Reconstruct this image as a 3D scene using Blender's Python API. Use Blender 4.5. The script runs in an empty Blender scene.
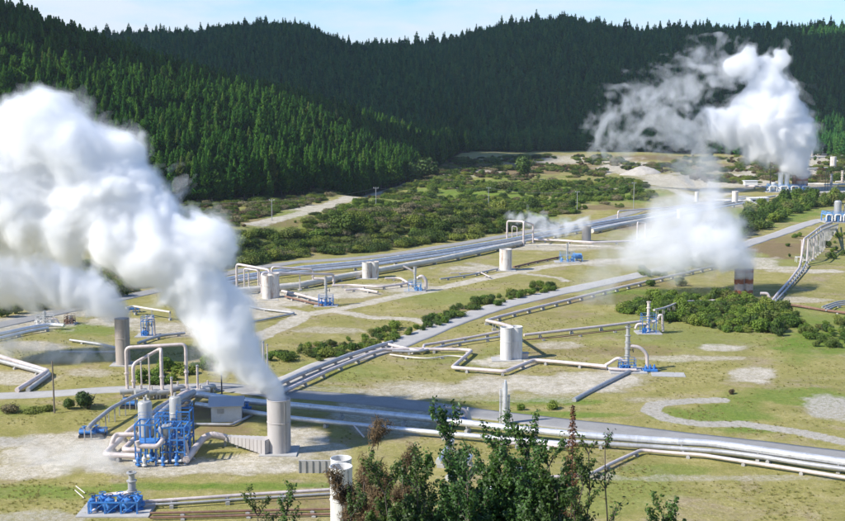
import bpy, bmesh, math, random
import numpy as np
from mathutils import Vector, Matrix
from math import radians, sin, cos, tan, atan2, pi, sqrt, hypot

R = random.Random(7)
NR = np.random.RandomState(11)
SC = bpy.context.scene
COL = SC.collection

# ------------------------------------------------------------------ camera maths
F = 1160.0
SUN_E, SKY_S, EXPO, HAZE = 4.4, .15, 0.66, .00005
SKY_CLOUD = (3.6, 3.95, 4.35)
TH = radians(7.88)
CZ = 51.0
CT, ST = cos(TH), sin(TH)
def ray(px, py):
    u = (px - 422.5) / F; v = (260.5 - py) / F
    return Vector((u, CT + v * ST, -ST + v * CT))
def project(x, y, z):
    dz = z - CZ
    f = y * CT - dz * ST
    up = y * ST + dz * CT
    return 422.5 + F * x / f, 260.5 - F * up / f

# ------------------------------------------------------------------ noise
_T2 = NR.rand(256, 256).astype(np.float32)
_T3 = NR.rand(64, 64, 64).astype(np.float32)
def vn2(x, y):
    x = np.asarray(x, dtype=np.float64); y = np.asarray(y, dtype=np.float64)
    xi = np.floor(x).astype(int); yi = np.floor(y).astype(int)
    fx = x - xi; fy = y - yi
    fx = fx * fx * (3 - 2 * fx); fy = fy * fy * (3 - 2 * fy)
    a = _T2[xi & 255, yi & 255]; b = _T2[(xi + 1) & 255, yi & 255]
    c = _T2[xi & 255, (yi + 1) & 255]; d = _T2[(xi + 1) & 255, (yi + 1) & 255]
    return (a * (1 - fx) + b * fx) * (1 - fy) + (c * (1 - fx) + d * fx) * fy
def fbm2(x, y, o=4, seed=0.0):
    s = 0; a = .5; t = 0
    for k in range(o):
        s = s + a * vn2(x * 2.03 ** k + 17.3 * k + seed, y * 2.03 ** k - 9.1 * k + seed * 1.7); t += a; a *= .5
    return s / t * 2 - 1
_G3 = NR.normal(size=(32, 32, 32, 3)).astype(np.float32); _G3 /= np.linalg.norm(_G3, axis=-1, keepdims=True)
_GX, _GY, _GZ = (np.ascontiguousarray(_G3[..., k]).ravel() for k in range(3))
def vn3(x, y, z):
    """gradient noise, about 0..1"""
    x = np.asarray(x, np.float32); y = np.asarray(y, np.float32); z = np.asarray(z, np.float32)
    xi = np.floor(x).astype(np.int32); yi = np.floor(y).astype(np.int32); zi = np.floor(z).astype(np.int32)
    fx = x - xi; fy = y - yi; fz = z - zi
    f = lambda t: t * t * t * (t * (t * 6 - 15) + 10)
    ux, uy, uz = f(fx), f(fy), f(fz); out = 0
    for a in (0, 1):
        wx = ux if a else 1 - ux; ix = ((xi + a) & 31) << 10
        for b in (0, 1):
            wy = wx * (uy if b else 1 - uy); iy = ix + (((yi + b) & 31) << 5)
            for c in (0, 1):
                k = iy + ((zi + c) & 31)
                out = out + wy * (uz if c else 1 - uz) * (_GX[k] * (fx - a) + _GY[k] * (fy - b) + _GZ[k] * (fz - c))
    return .5 + out * .85
def sstep(a, b, x):
    t = np.clip((x - a) / (b - a), 0, 1)
    return t * t * (3 - 2 * t)

# ------------------------------------------------------------------ terrain height
SPUR_B = ([-900, 0, 180, 260, 300, 350, 400, 430, 470, 520], [455, 470, 485, 500, 525, 590, 690, 800, 980, 1150])
SPUR_C = ([-900, -60, 0, 50, 100, 150, 200, 250, 300, 350, 400, 440, 480], [118, 98, 88, 78, 69, 63, 57, 48, 39, 27, 9, 2, 0])
BACK_Z = ([-900, 0, 60, 100, 150, 200, 230, 265, 300, 325, 350, 400, 450, 500, 560, 600, 640, 700, 760, 845, 1000, 1800],
          [120, 114, 110, 113, 114, 119, 126, 128, 127, 116, 104, 101, 108, 126, 135, 127, 117, 122, 117, 122, 110, 90])
def ground_at_flat(px, py, z=0.0):
    d = ray(px, py); t = (CZ - z) / -d.z
    return Vector((d.x * t, d.y * t, z))
_A = ground_at_flat(230, 268); _B = ground_at_flat(520, 236)
_tx, _ty = (_B.x - _A.x), (_B.y - _A.y); _tl = hypot(_tx, _ty); _tx /= _tl; _ty /= _tl
def H(x, y):
    x = np.asarray(x, dtype=np.float64); y = np.asarray(y, dtype=np.float64)
    d = np.hypot(x, y)
    yy = np.maximum(y, d * .25 + 1e-3)
    P = 422.5 + 1171 * x / yy
    und = fbm2(x / 60, y / 60, 3, 3.0) * 1.0 + fbm2(x / 11, y / 11, 2, 8.0) * .16
    und = und * sstep(110, 170, d)
    # bank with scrub behind the far pipelines
    rx, ry = x - _A.x, y - _A.y
    s = -rx * _ty + ry * _tx
    t = rx * _tx + ry * _ty
    bank = 8.0 * sstep(9, 42, s + 5 * fbm2(x / 18, y / 18, 3, 5.)) * (1 - sstep(_tl * 1.0, _tl * 1.45, t))
    hum = sstep(470, 560, d) * (1 - sstep(980, 1050, d)) * (fbm2(x / 45, y / 45, 3, 21.) * 3.2 + 1.5) * sstep(380, 430, P) * (1 - sstep(640, 720, P))
    far = 6.0 * sstep(700, 1050, d)
    # camera hill
    ch = np.where(y > 0, 49 - .42 * y, 49 + .1 * np.minimum(-y, 60)) - .0006 * np.minimum(x * x, 40000)
    ch = ch + fbm2(x / 9, y / 9, 2, 1.) * .25
    k = 4.0
    h0 = und + bank + hum + far
    cam_h = np.where(ch > h0 + k, ch, np.where(ch < h0 - k, h0, (ch + h0) / 2 + (ch - h0) ** 2 / (4 * k) + k / 4))
    # rising mound on the right side, in front of the bushes in the gully
    sb = np.interp(P, *SPUR_B); cz = np.interp(P, *SPUR_C)
    ts = (d - sb) / 300.0
    up = np.clip(ts, 0, 1)
    spur = cz * (np.sin(up * pi / 2) ** 1.25) * (1 - .55 * sstep(1.0, 2.2, ts))
    bz = np.interp(P, *BACK_Z)
    tb = (d - 1050) / 460.0
    ub = np.clip(tb, 0, 1)
    back = bz * (np.sin(ub * pi / 2) ** 1.2) * (1 - .7 * sstep(1.05, 3.0, tb))
    back = back + 7 * fbm2(x / 140, y / 140, 3, 31.) * sstep(.1, .4, tb) * (1 - sstep(.75, 1.0, tb))
    # shallow ravines running down the slopes
    back = back - 7 * np.maximum(0, np.sin(P / 23.0 + 1.5 * fbm2(x / 200, y / 200, 2, 77.)) - .3) * sstep(.1, .35, tb) * (1 - sstep(.6, .95, tb))
    return np.where(d < 300, cam_h, np.maximum(cam_h + np.maximum(spur, 0) * .98, h0 * .3 + back) if True else cam_h)
_TV = np.geomspace(4, 4000, 1500)
def G(px, py, h=0.0, tmin=60.0):
    d = ray(px, py)
    t = _TV[_TV > tmin]
    g = CZ + t * d.z - H(t * d.x, t * d.y) - h
    i = np.argmax(g < 0)
    if not (g < 0).any(): i = len(t) - 1
    t0, t1 = t[max(i - 1, 0)], t[i]
    tt = np.linspace(t0, t1, 40)
    g = CZ + tt * d.z - H(tt * d.x, tt * d.y) - h
    j = np.argmax(g < 0) if (g < 0).any() else 39
    tq = tt[j]
    x, y = tq * d.x, tq * d.y
    return Vector((x, y, float(H(x, y)) + h))
def gz(x, y): return float(H(x, y))
def topz(b, py):
    """world height above b of the point over b seen at picture row py"""
    d = ray(422.5, py)
    return CZ + b.y / d.y * d.z - b.z
def mpp(b):
    """metres per photo pixel at b"""
    return (b.y * CT - (b.z - CZ) * ST) / F

# ------------------------------------------------------------------ scene helpers
def tag(o, label=None, cat=None, group=None, kind=None):
    if label: o['label'] = label
    if cat: o['category'] = cat
    if group: o['group'] = group
    if kind: o['kind'] = kind
    return o
def empty(name, loc, label, cat, group=None):
    o = bpy.data.objects.new(name, None); COL.objects.link(o); o.location = loc; o.empty_display_size = .3
    return tag(o, label, cat, group)
class MB:
    def __init__(s): s.v = []; s.f = []
    def add(s, vs, fs):
        n = len(s.v); s.v.extend([tuple(v) for v in vs]); s.f.extend([tuple(i + n for i in f) for f in fs]); return s
    def box(s, c, size, rz=0.0, tilt=None):
        hx, hy, hz = size[0] / 2, size[1] / 2, size[2] / 2
        m = Matrix.Rotation(rz, 3, 'Z')
        if tilt is not None: m = m @ tilt
        c = Vector(c)
        vs = [c + m @ Vector((sx * hx, sy * hy, sz * hz)) for sx in (-1, 1) for sy in (-1, 1) for sz in (-1, 1)]
        return s.add(vs, [(0, 1, 3, 2), (4, 6, 7, 5), (0, 4, 5, 1), (2, 3, 7, 6), (0, 2, 6, 4), (1, 5, 7, 3)])
    def bar(s, a, b, w, h=None):
        a, b = Vector(a), Vector(b); h = h or w
        d = (b - a)
        if d.length < 1e-6: return s
        dn = d.normalized(); up = Vector((0, 0, 1)) if abs(dn.z) < .95 else Vector((0, 1, 0))
        x = dn.cross(up).normalized(); z = x.cross(dn)
        vs = []
        for p in (a, b):
            for sx, sz in ((-1, -1), (1, -1), (1, 1), (-1, 1)): vs.append(p + x * sx * w / 2 + z * sz * h / 2)
        return s.add(vs, [(3, 2, 1, 0), (4, 5, 6, 7), (0, 1, 5, 4), (1, 2, 6, 5), (2, 3, 7, 6), (3, 0, 4, 7)])
    def tube(s, pts, r, seg=12, caps=True, r_end=None):
        pts = [Vector(p) for p in pts]; n = len(pts)
        if n < 2: return s
        vs = []; fs = []
        t0 = (pts[1] - pts[0]).normalized()
        up = Vector((0, 0, 1)) if abs(t0.z) < .9 else Vector((1, 0, 0))
        x = t0.cross(up).normalized()
        for i, p in enumerate(pts):
            if i == 0: t = t0
            elif i == n - 1: t = (pts[-1] - pts[-2]).normalized()
            else: t = ((pts[i + 1] - p).normalized() + (p - pts[i - 1]).normalized()).normalized()
            x = (x - t * x.dot(t)).normalized(); z = t.cross(x)
            rr = r if r_end is None else r + (r_end - r) * i / (n - 1)
            for k in range(seg):
                a = 2 * pi * k / seg
                vs.append(p + (x * cos(a) + z * sin(a)) * rr)
        for i in range(n - 1):
            for k in range(seg):
                a, b = i * seg + k, i * seg + (k + 1) % seg
                fs.append((a, b, b + seg, a + seg))
        if caps: fs.append(tuple(range(seg))[::-1]); fs.append(tuple((n - 1) * seg + k for k in range(seg)))
        return s.add(vs, fs)
    def lathe(s, prof, c=(0, 0, 0), seg=24, close=True):
        c = Vector(c); vs = []; fs = []; n = len(prof)
        for (r, z) in prof:
            for k in range(seg):
                a = 2 * pi * k / seg; vs.append(c + Vector((r * cos(a), r * sin(a), z)))
        for i in range(n - 1):
            for k in range(seg):
                a, b = i * seg + k, i * seg + (k + 1) % seg
                fs.append((a, b, b + seg, a + seg))
        if close:
            if prof[0][0] > 1e-4: fs.append(tuple(range(seg))[::-1])
            if prof[-1][0] > 1e-4: fs.append(tuple((n - 1) * seg + k for k in range(seg)))
        return s.add(vs, fs)
    def cyl(s, c, r, h, seg=20, r2=None): return s.lathe([(r, 0), (r if r2 is None else r2, h)], c, seg)
    def torus(s, c, R_, r, nrm=(0, 0, 1), seg=20, ss=6):
        n = Vector(nrm).normalized(); x = n.orthogonal().normalized(); y = n.cross(x); c = Vector(c); vs = []; fs = []
        for i in range(seg):
            a = 2 * pi * i / seg; d = x * cos(a) + y * sin(a)
            for k in range(ss):
                b = 2 * pi * k / ss; vs.append(c + d * (R_ + r * cos(b)) + n * r * sin(b))
        for i in range(seg):
            for k in range(ss):
                fs.append((i * ss + k, ((i + 1) % seg) * ss + k, ((i + 1) % seg) * ss + (k + 1) % ss, i * ss + (k + 1) % ss))
        return s.add(vs, fs)
    def build(s, name, mat, parent=None, origin=None, smooth=True):
        """vertices are in world space; origin (or the parent's location) is subtracted"""
        if parent is not None: org = Vector(parent.location) if parent.parent is None else Vector(parent.parent.location)
        else: org = Vector(origin) if origin is not None else Vector((0, 0, 0))
        me = bpy.data.meshes.new(name)
        me.from_pydata([(v[0] - org.x, v[1] - org.y, v[2] - org.z) for v in s.v], [], s.f)
        me.materials.append(mat)
        me.update()
        if smooth:
            me.shade_smooth(); me.set_sharp_from_angle(angle=radians(38))
        o = bpy.data.objects.new(name, me); COL.objects.link(o)
        if parent is not None: o.parent = parent
        else: o.location = org
        return o
def fillet(pts, r):
    pts = [Vector(p) for p in pts]
    if len(pts) < 3: return pts
    out = [pts[0]]
    for i in range(1, len(pts) - 1):
        a, p, b = pts[i - 1], pts[i], pts[i + 1]
        d1, d2 = a - p, b - p
        q = min(r, d1.length * .45, d2.length * .45)
        p1, p2 = p + d1.normalized() * q, p + d2.normalized() * q
        for k in range(6):
            t = k / 5.0
            out.append(p1 * (1 - t) ** 2 + p * 2 * t * (1 - t) + p2 * t * t)
    out.append(pts[-1]); return out
def mesh_np(name, V, Fq, mat, parent=None, loc=(0, 0, 0), smooth=True):
    me = bpy.data.meshes.new(name)
    V = np.asarray(V, dtype=np.float32); Fq = np.asarray(Fq, dtype=np.int32)
    k = Fq.shape[1]
    me.vertices.add(len(V)); me.vertices.foreach_set('co', V.ravel())
    me.loops.add(Fq.size); me.loops.foreach_set('vertex_index', Fq.ravel())
    me.polygons.add(len(Fq)); me.polygons.foreach_set('loop_start', np.arange(0, Fq.size, k, dtype=np.int32))
    me.update(calc_edges=True); me.validate()
    if smooth: me.shade_smooth()
    for m in (mat if isinstance(mat, (list, tuple)) else [mat]): me.materials.append(m)
    o = bpy.data.objects.new(name, me); COL.objects.link(o); o.location = loc
    if parent is not None: o.parent = parent
    return o

# ------------------------------------------------------------------ materials
class NT:
    def __init__(s, m): s.t = m.node_tree; s.n = s.t.nodes; s.l = s.t.links
    def new(s, typ, **kw):
        n = s.n.new(typ)
        for k, v in kw.items():
            if k.startswith('_'): setattr(n, k[1:], v)
            else:
                key = int(k[1:]) if (k[0] == 'i' and k[1:].isdigit()) else k.replace('__', ' ')
                if hasattr(v, 'is_linked') or isinstance(v, bpy.types.NodeSocket): s.l.new(v, n.inputs[key])
                else: n.inputs[key].default_value = v
        return n
    def noise(s, scale, vec=None, detail=4, rough=.55, dist=0):
        n = s.new('ShaderNodeTexNoise', Scale=scale, Detail=detail, Roughness=rough, Distortion=dist)
        if vec is not None: s.l.new(vec, n.inputs['Vector'])
        return n.outputs['Fac']
    def ramp(s, fac, stops):
        n = s.new('ShaderNodeValToRGB'); e = n.color_ramp.elements
        e[0].position, e[0].color = stops[0][0], (*stops[0][1], 1)
        e[1].position, e[1].color = stops[-1][0], (*stops[-1][1], 1)
        for p, c in stops[1:-1]:
            q = e.new(p); q.color = (*c, 1)
        s.l.new(fac, n.inputs[0]); return n.outputs[0]
    def mix(s, fac, a, b, mode='MIX'):
        n = s.n.new('ShaderNodeMix'); n.data_type = 'RGBA'; n.blend_type = mode
        for sock, v in ((n.inputs[0], fac), (n.inputs[6], a), (n.inputs[7], b)):
            if isinstance(v, bpy.types.NodeSocket): s.l.new(v, sock)
            elif isinstance(v, (tuple, list)): sock.default_value = (*v, 1) if len(v) == 3 else v
            else: sock.default_value = v
        return n.outputs[2]
    def math(s, op, a, b=None, c=None, clamp=False):
        n = s.n.new('ShaderNodeMath'); n.operation = op; n.use_clamp = clamp
        for i, v in enumerate((a, b, c)):
            if v is None: continue
            if isinstance(v, bpy.types.NodeSocket): s.l.new(v, n.inputs[i])
            else: n.inputs[i].default_value = v
        return n.outputs[0]
    def mrange(s, v, a, b, c=0., d=1.):
        n = s.new('ShaderNodeMapRange'); n.clamp = True
        s.l.new(v, n.inputs[0])
        for i, q in zip((1, 2, 3, 4), (a, b, c, d)): n.inputs[i].default_value = q
        return n.outputs[0]
def mat(name):
    m = bpy.data.materials.new(name); m.use_nodes = True
    t = NT(m); b = t.n['Principled BSDF']; return m, t, b
def simple(name, c, rough=.6, metal=0., var=.15, scale=.6, dirt=None, dirt_amt=.5, bump=.0, streak=False, spec=.5):
    m, t, b = mat(name)
    co = t.new('ShaderNodeTexCoord').outputs['Object']
    if streak:
        mp = t.new('ShaderNodeMapping'); t.l.new(co, mp.inputs[0]); mp.inputs['Scale'].default_value = (1, 1, .16); vec = mp.outputs[0]
    else: vec = co
    n1 = t.noise(scale, vec, 5, .6)
    lo = tuple(max(0, x * (1 - var)) for x in c); hi = tuple(min(1, x * (1 + var)) for x in c)
    col = t.ramp(n1, [(.3, lo), (.7, hi)])
    if dirt:
        n2 = t.noise(scale * 2.7, vec, 6, .65)
        col = t.mix(t.mrange(n2, .5, .72, 0, dirt_amt), col, dirt)
    t.l.new(col, b.inputs['Base Color'])
    t.l.new(t.mrange(n1, .3, .7, max(0, rough - .1), min(1, rough + .1)), b.inputs['Roughness'])
    b.inputs['Metallic'].default_value = metal
    b.inputs['Specular IOR Level'].default_value = spec
    if bump:
        bp = t.new('ShaderNodeBump', Strength=bump, Distance=.05); t.l.new(t.noise(scale * 8, co, 4), bp.inputs['Height'])
        t.l.new(bp.outputs[0], b.inputs['Normal'])
    return m
M = {}
M['silver'] = simple('lagging_aluminium', (.70, .70, .70), .38, .5, .16, .45, (.38, .35, .31), .5)
M['whitepipe'] = simple('pipe_cladding_pale', (.62, .535, .50), .5, .15, .14, .5, (.36, .29, .23), .55)
M['cream'] = simple('pipe_cladding_cream', (.62, .58, .50), .6, .05, .12, .3, (.40, .33, .24), .5)
M['greypipe'] = simple('pipe_cladding_grey', (.42, .42, .42), .5, .35, .15, .5, (.22, .19, .16), .5)
M['rustpipe'] = simple('pipe_rusty', (.20, .11, .075), .8, .1, .3, .8, (.35, .28, .24), .4)
M['concrete'] = simple('concrete_silencer', (.42, .39, .36), .85, 0, .12, .5, (.20, .17, .15), .6, .2, True)
M['stackpaint'] = simple('stack_painted_steel', (.45, .42, .40), .7, 0, .07, .3, (.28, .24, .22), .6, .05, True)
M['tanstack'] = simple('stack_tan_steel', (.37, .32, .28), .75, 0, .08, .3, (.24, .19, .15), .6, .05, True)
M['whitesteel'] = simple('silencer_white_steel', (.66, .65, .62), .6, 0, .10, .5, (.36, .30, .24), .55, .05, True)
M['wood'] = simple('timber_grey', (.22, .18, .14), .85, 0, .25, 1.2, None, 0, .2, True)
M['blue'] = simple('blue_paint', (.03, .18, .50), .55, 0, .35, 1.6, (.20, .17, .16), .75)
M['paleblue'] = simple('pale_blue_paint', (.13, .32, .60), .5, 0, .2, .8, (.45, .48, .5), .5)
M['steel'] = simple('tank_grey_steel', (.46, .46, .45), .5, .3, .10, .5, (.30, .27, .24), .5, 0, True)
M['dark'] = simple('dark_metal', (.05, .05, .055), .6, .3, .2)
M['hutwall'] = simple('hut_cladding', (.62, .63, .64), .6, 0, .06, .5, (.4, .38, .35), .4)
M['hutroof'] = simple('hut_roof_sheet', (.45, .46, .48), .5, .3, .08, .5)
M['slab'] = simple('concrete_slab', (.40, .39, .37), .9, 0, .12, .6, (.28, .25, .21), .5, .2)
M['white'] = simple('white_paint', (.75, .75, .74), .5, 0, .05)
M['bark'] = simple('bark', (.12, .095, .075), .95, 0, .3, 1.5)
M['mound'] = simple('pale_earth', (.46, .42, .36), .95, 0, .2, .12, (.30, .25, .18), .6, .3)
M['stoneblock'] = simple('pale_plaster', (.58, .52, .46), .9, 0, .1, .6, (.42, .3, .22), .6)
# rust-banded silencer
m, t, b = mat('rusty_white_silencer'); co = t.new('ShaderNodeTexCoord').outputs['Object']
sp = t.new('ShaderNodeSeparateXYZ'); t.l.new(co, sp.inputs[0])
nz = t.noise(.9, co, 6, .7)
zz = t.math('ADD', sp.outputs[2], t.math('MULTIPLY', t.math('SUBTRACT', nz, .5), 2.2))
w = t.math('SINE', t.math('MULTIPLY', zz, 2.1))
col = t.mix(t.mrange(w, -.1, .5), (.52, .43, .36), (.34, .11, .045))
col = t.mix(t.mrange(t.noise(1.6, co, 6, .7), .5, .65, 0, .6), col, (.36, .22, .15))
t.l.new(col, b.inputs['Base Color']); b.inputs['Roughness'].default_value = .85; M['rusty'] = m
# faded white silencer with rusty collar streaks
m, t, b = mat('stained_white_silencer'); co = t.new('ShaderNodeTexCoord').outputs['Object']
mp = t.new('ShaderNodeMapping'); t.l.new(co, mp.inputs[0]); mp.inputs['Scale'].default_value = (1, 1, .25)
col = t.mix(t.mrange(t.noise(1.1, mp.outputs[0], 6, .7), .52, .66, 0, .8), (.66, .62, .56), (.36, .20, .11))
t.l.new(col, b.inputs['Base Color']); b.inputs['Roughness'].default_value = .8; M['stained'] = m

def leafmat(name, ramp, trans=.25, rough=.55, spec=.35, val=.35, noise_scale=None):
    m, t, b = mat(name)
    oi = t.new('ShaderNodeObjectInfo').outputs['Random']
    col = t.ramp(oi, ramp)
    geo = t.new('ShaderNodeNewGeometry')
    col = t.mix(1.0, col, t.ramp(geo.outputs['Random Per Island'], [(0, (1 - val,) * 3), (1, (1 + val * .6, 1 + val * .6, 1 + val * .2))]), 'MULTIPLY')
    t.l.new(col, b.inputs['Base Color']); b.inputs['Roughness'].default_value = rough
    b.inputs['Specular IOR Level'].default_value = spec
    tr = t.new('ShaderNodeBsdfTranslucent'); t.l.new(t.mix(1.0, col, (1.1, 1.2, .6), 'MULTIPLY'), tr.inputs[0])
    ms = t.new('ShaderNodeMixShader', i0=trans); t.l.new(b.outputs[0], ms.inputs[1]); t.l.new(tr.outputs[0], ms.inputs[2])
    t.l.new(ms.outputs[0], t.n['Material Output'].inputs[0])
    return m
M['needles'] = leafmat('conifer_needles', [(0, (.028, .092, .018)), (.35, (.048, .135, .024)), (.7, (.078, .185, .030)), (.94, (.110, .215, .036)), (1, (.13, .17, .05))], .18, .8, .0, .35)
M['needles_dark'] = leafmat('conifer_needles_dark', [(0, (.034, .130, .040)), (.5, (.062, .190, .050)), (1, (.110, .250, .056))], .1, .85, .0, .35)
M['bush'] = leafmat('bush_leaves', [(0, (.05, .09, .022)), (.4, (.08, .14, .025)), (.75, (.12, .17, .035)), (1, (.17, .18, .05))], .2, .6, .25, .3)
M['brightbush'] = leafmat('bush_leaves_bright', [(0, (.07, .13, .018)), (.4, (.12, .20, .025)), (.8, (.19, .26, .035)), (1, (.25, .27, .06))], .2, .6, .25, .3)
M['scrub'] = leafmat('scrub_leaves', [(0, (.045, .065, .022)), (.2, (.065, .11, .02)), (.42, (.11, .16, .028)), (.66, (.20, .235, .04)), (.8, (.13, .16, .05)), (.9, (.22, .19, .11)), (1, (.28, .24, .15))], .15, .7, .2, .45)
M['drybush'] = leafmat('dry_bush_leaves', [(0, (.10, .075, .05)), (1, (.17, .12, .07))], .15, .8, .15, .35)
M['tuft'] = leafmat('grass_blades', [(0, (.24, .25, .07)), (.5, (.34, .30, .12)), (1, (.45, .38, .20))], .25, .7, .15, .25)
M['shrubleaf'] = leafmat('glossy_shrub_leaves', [(0, (.035, .09, .016)), (1, (.06, .125, .022))], .2, .5, .3, .55)
M['shrubleaf2'] = leafmat('shrub_leaves_yellowgreen', [(0, (.045, .09, .018)), (1, (.075, .12, .025))], .25, .5, .3, .5)
M['shrubdry'] = leafmat('dry_shrub_leaves', [(0, (.13, .085, .05)), (1, (.16, .11, .06))], .2, .7, .2, .6)
M['seed'] = leafmat('red_seed_heads', [(0, (.15, .065, .045)), (1, (.19, .09, .06))], .15, .8, .1, .5)
# ------------------------------------------------------------------ ground sheet
def build_ground():
    az = np.concatenate([np.linspace(-100, -30, 60)[:-1], np.linspace(-30, -23, 60)[:-1], np.linspace(-23, 23, 920), np.linspace(23, 30, 60)[1:], np.linspace(30, 100, 60)[1:]])
    dd = np.concatenate([np.geomspace(1.0, 120, 110)[:-1], np.geomspace(120, 420, 330)[:-1], np.geomspace(420, 1100, 170)[:-1], np.geomspace(1100, 6000, 110)])
    a = np.radians(az)[None, :]; d = dd[:, None]
    ox, oy = 0.0, 0.0
    X = d * np.sin(a); Y = d * np.cos(a) * np.ones_like(X)
    # the fan's inner edge closes on a point behind the camera
    Z = H(X, Y)
    nr, nc = X.shape
    V = np.stack([X, Y, Z], -1).reshape(-1, 3)
    i = np.arange(nr - 1)[:, None] * nc + np.arange(nc - 1)[None, :]
    Q = np.stack([i, i + 1, i + nc + 1, i + nc], -1).reshape(-1, 4)


    o = mesh_np('ground', V, Q, M['ground'])
    V0 = V
    x, y, z = V0[:, 0], V0[:, 1], V0[:, 2]
    f = np.maximum(y * CT - (z - CZ) * ST, 1.0)
    px = 422.5 + F * x / f; py = 260.5 - F * (y * ST + (z - CZ) * CT) / f
    px = np.where(y > 5, px, -9999); 
    d0 = np.hypot(x, y)
    n1 = fbm2(x / 9, y / 9, 4, 3.3); n2 = fbm2(x / 3, y / 3, 3, 13.3); n3 = fbm2(x / 26, y / 26, 3, 23.3)
    def ell(lst, soft=.55, na=.9):
        o_ = np.zeros_like(x)
        for e in lst:
            cx, cy, rx, ry = e[:4]; s = e[4] if len(e) > 4 else 1.0
            q = np.hypot((px - cx) / rx, (py - cy) / ry)
            v = s * sstep(0, soft, 1.05 - q + na * (.55 * n1 + .3 * n2 + .25 * n3))
            o_ = np.maximum(o_, v)
        return o_
    def line(pts, w, na=.6, soft=.35):
        P = [G(*p) for p in pts]
        o_ = np.full_like(x, 1e9)
        for p, q in zip(P[:-1], P[1:]):
            vx, vy = q.x - p.x, q.y - p.y; L = vx * vx + vy * vy + 1e-9
            t = np.clip(((x - p.x) * vx + (y - p.y) * vy) / L, 0, 1)
            o_ = np.minimum(o_, np.hypot(x - p.x - t * vx, y - p.y - t * vy))
        return sstep(0, soft, 1.0 - o_ / w + na * (.5 * n2 + .4 * n1))
    pale = ell([(60, 452, 110, 22), (200, 466, 150, 13, .9), (305, 445, 40, 24, .9), (30, 470, 60, 10, .8), (250, 462, 60, 14, .8), (510, 362, 40, 8, .9), (520, 385, 120, 11, .9),
                (600, 380, 55, 16, .9), (420, 392, 70, 6, .5), (722, 348, 34, 5, .9), (752, 374, 30, 11, .9), (700, 358, 70, 4, .6), (560, 345, 30, 5, .6), (420, 385, 60, 6, .4),
                (290, 300, 60, 10, .95), (340, 293, 70, 8, .9), (400, 288, 70, 6, .8), (470, 268, 50, 6, .8), (560, 247, 90, 5, .8), (250, 312, 30, 8, .8),
                (25, 325, 60, 10, .7), (30, 345, 50, 8, .7), (70, 312, 60, 6, .7), (20, 378, 60, 9, .7), (85, 372, 50, 6, .5), (120, 322, 40, 6, .8), (180, 330, 60, 10, .7),
                (700, 182, 90, 11, .9), (770, 172, 70, 9, .8), (625, 168, 40, 7, 1.), (560, 160, 90, 5, .7), (800, 160, 80, 8, .8), (460, 172, 60, 6, .6), (458, 187, 18, 2.5, 1.), (820, 190, 60, 10, .7),
                (320, 208, 60, 5, .8), (750, 205, 25, 5, .8), (760, 262, 30, 6, .8), (810, 271, 50, 2.5, .9), (780, 268, 30, 2, .9), (790, 300, 50, 3, .6),
                (650, 400, 50, 5, .4), (330, 330, 40, 4, .5), (700, 250, 60, 8, .6), (610, 262, 70, 4, .6), (380, 420, 70, 20, .7), (330, 450, 40, 12, .6)])
    pale = np.maximum(pale, line([(225, 345), (262, 335), (282, 327), (303, 315), (334, 310), (376, 301), (440, 288), (506, 274), (550, 266), (620, 260), (700, 246)], 3.0) * .95)
    pale = np.maximum(pale, line([(303, 314), (265, 306), (235, 300)], 3.0) * .9)
    pale = np.maximum(pale, line([(334, 311), (376, 318), (412, 319), (440, 326)], 2.4) * .85)
    pale = np.maximum(pale, line([(255, 224), (300, 214), (330, 205), (350, 197), (378, 189), (412, 180)], 5.0) * .85)
    pale = np.maximum(pale, line([(520, 273), (560, 278), (565, 281)], 2.0) * .8)
    pale = np.maximum(pale, line([(600, 190), (660, 187), (700, 200), (740, 200), (790, 195)], 5.0) * .8)
    pale = np.maximum(pale, line([(700, 200), (740, 190), (780, 178), (845, 172)], 5.0) * .8)
    gravel = ell([(15, 442, 70, 10, .9), (832, 410, 40, 16, .8), (700, 478, 160, 4, .5), (40, 518, 90, 10, .6), (590, 475, 60, 6, .6), (270, 250, 60, 5, .4)])
    loop = line([(845, 442), (800, 432), (745, 424), (700, 424), (668, 419), (650, 411), (655, 404), (690, 401), (720, 400)], 2.1, .15)
    gravel = np.maximum(gravel, loop)
    gravel = np.maximum(gravel, line([(250, 385), (400, 395), (470, 396), (560, 398), (600, 382), (645, 372)], 4.5, .5) * .45)
    lush = ell([(640, 297, 80, 12, .9), (812, 342, 60, 26, 1.), (720, 415, 110, 12, .9), (240, 486, 170, 5.5, 1.), (60, 492, 90, 9, .8), (760, 430, 60, 6, .9), (560, 402, 90, 5, .9),
                (790, 398, 80, 12, .8), (340, 372, 60, 12, .5), (470, 358, 60, 10, .3), (85, 330, 50, 8, .7), (600, 490, 80, 30, .5), (660, 470, 70, 7, .6), (450, 298, 70, 10, .45),
                (690, 330, 130, 30, .4), (300, 235, 120, 20, .6), (250, 214, 110, 8, .6), (480, 205, 120, 26, 1.), (590, 190, 90, 16, 1.), (520, 188, 120, 14, .9), (770, 215, 70, 12, .9), (820, 320, 60, 14, .7), (130, 405, 50, 8, .5),
                (300, 290, 60, 6, .3), (560, 415, 130, 4, .9), (20, 410, 60, 8, .7), (790, 258, 70, 12, .4)])
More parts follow.
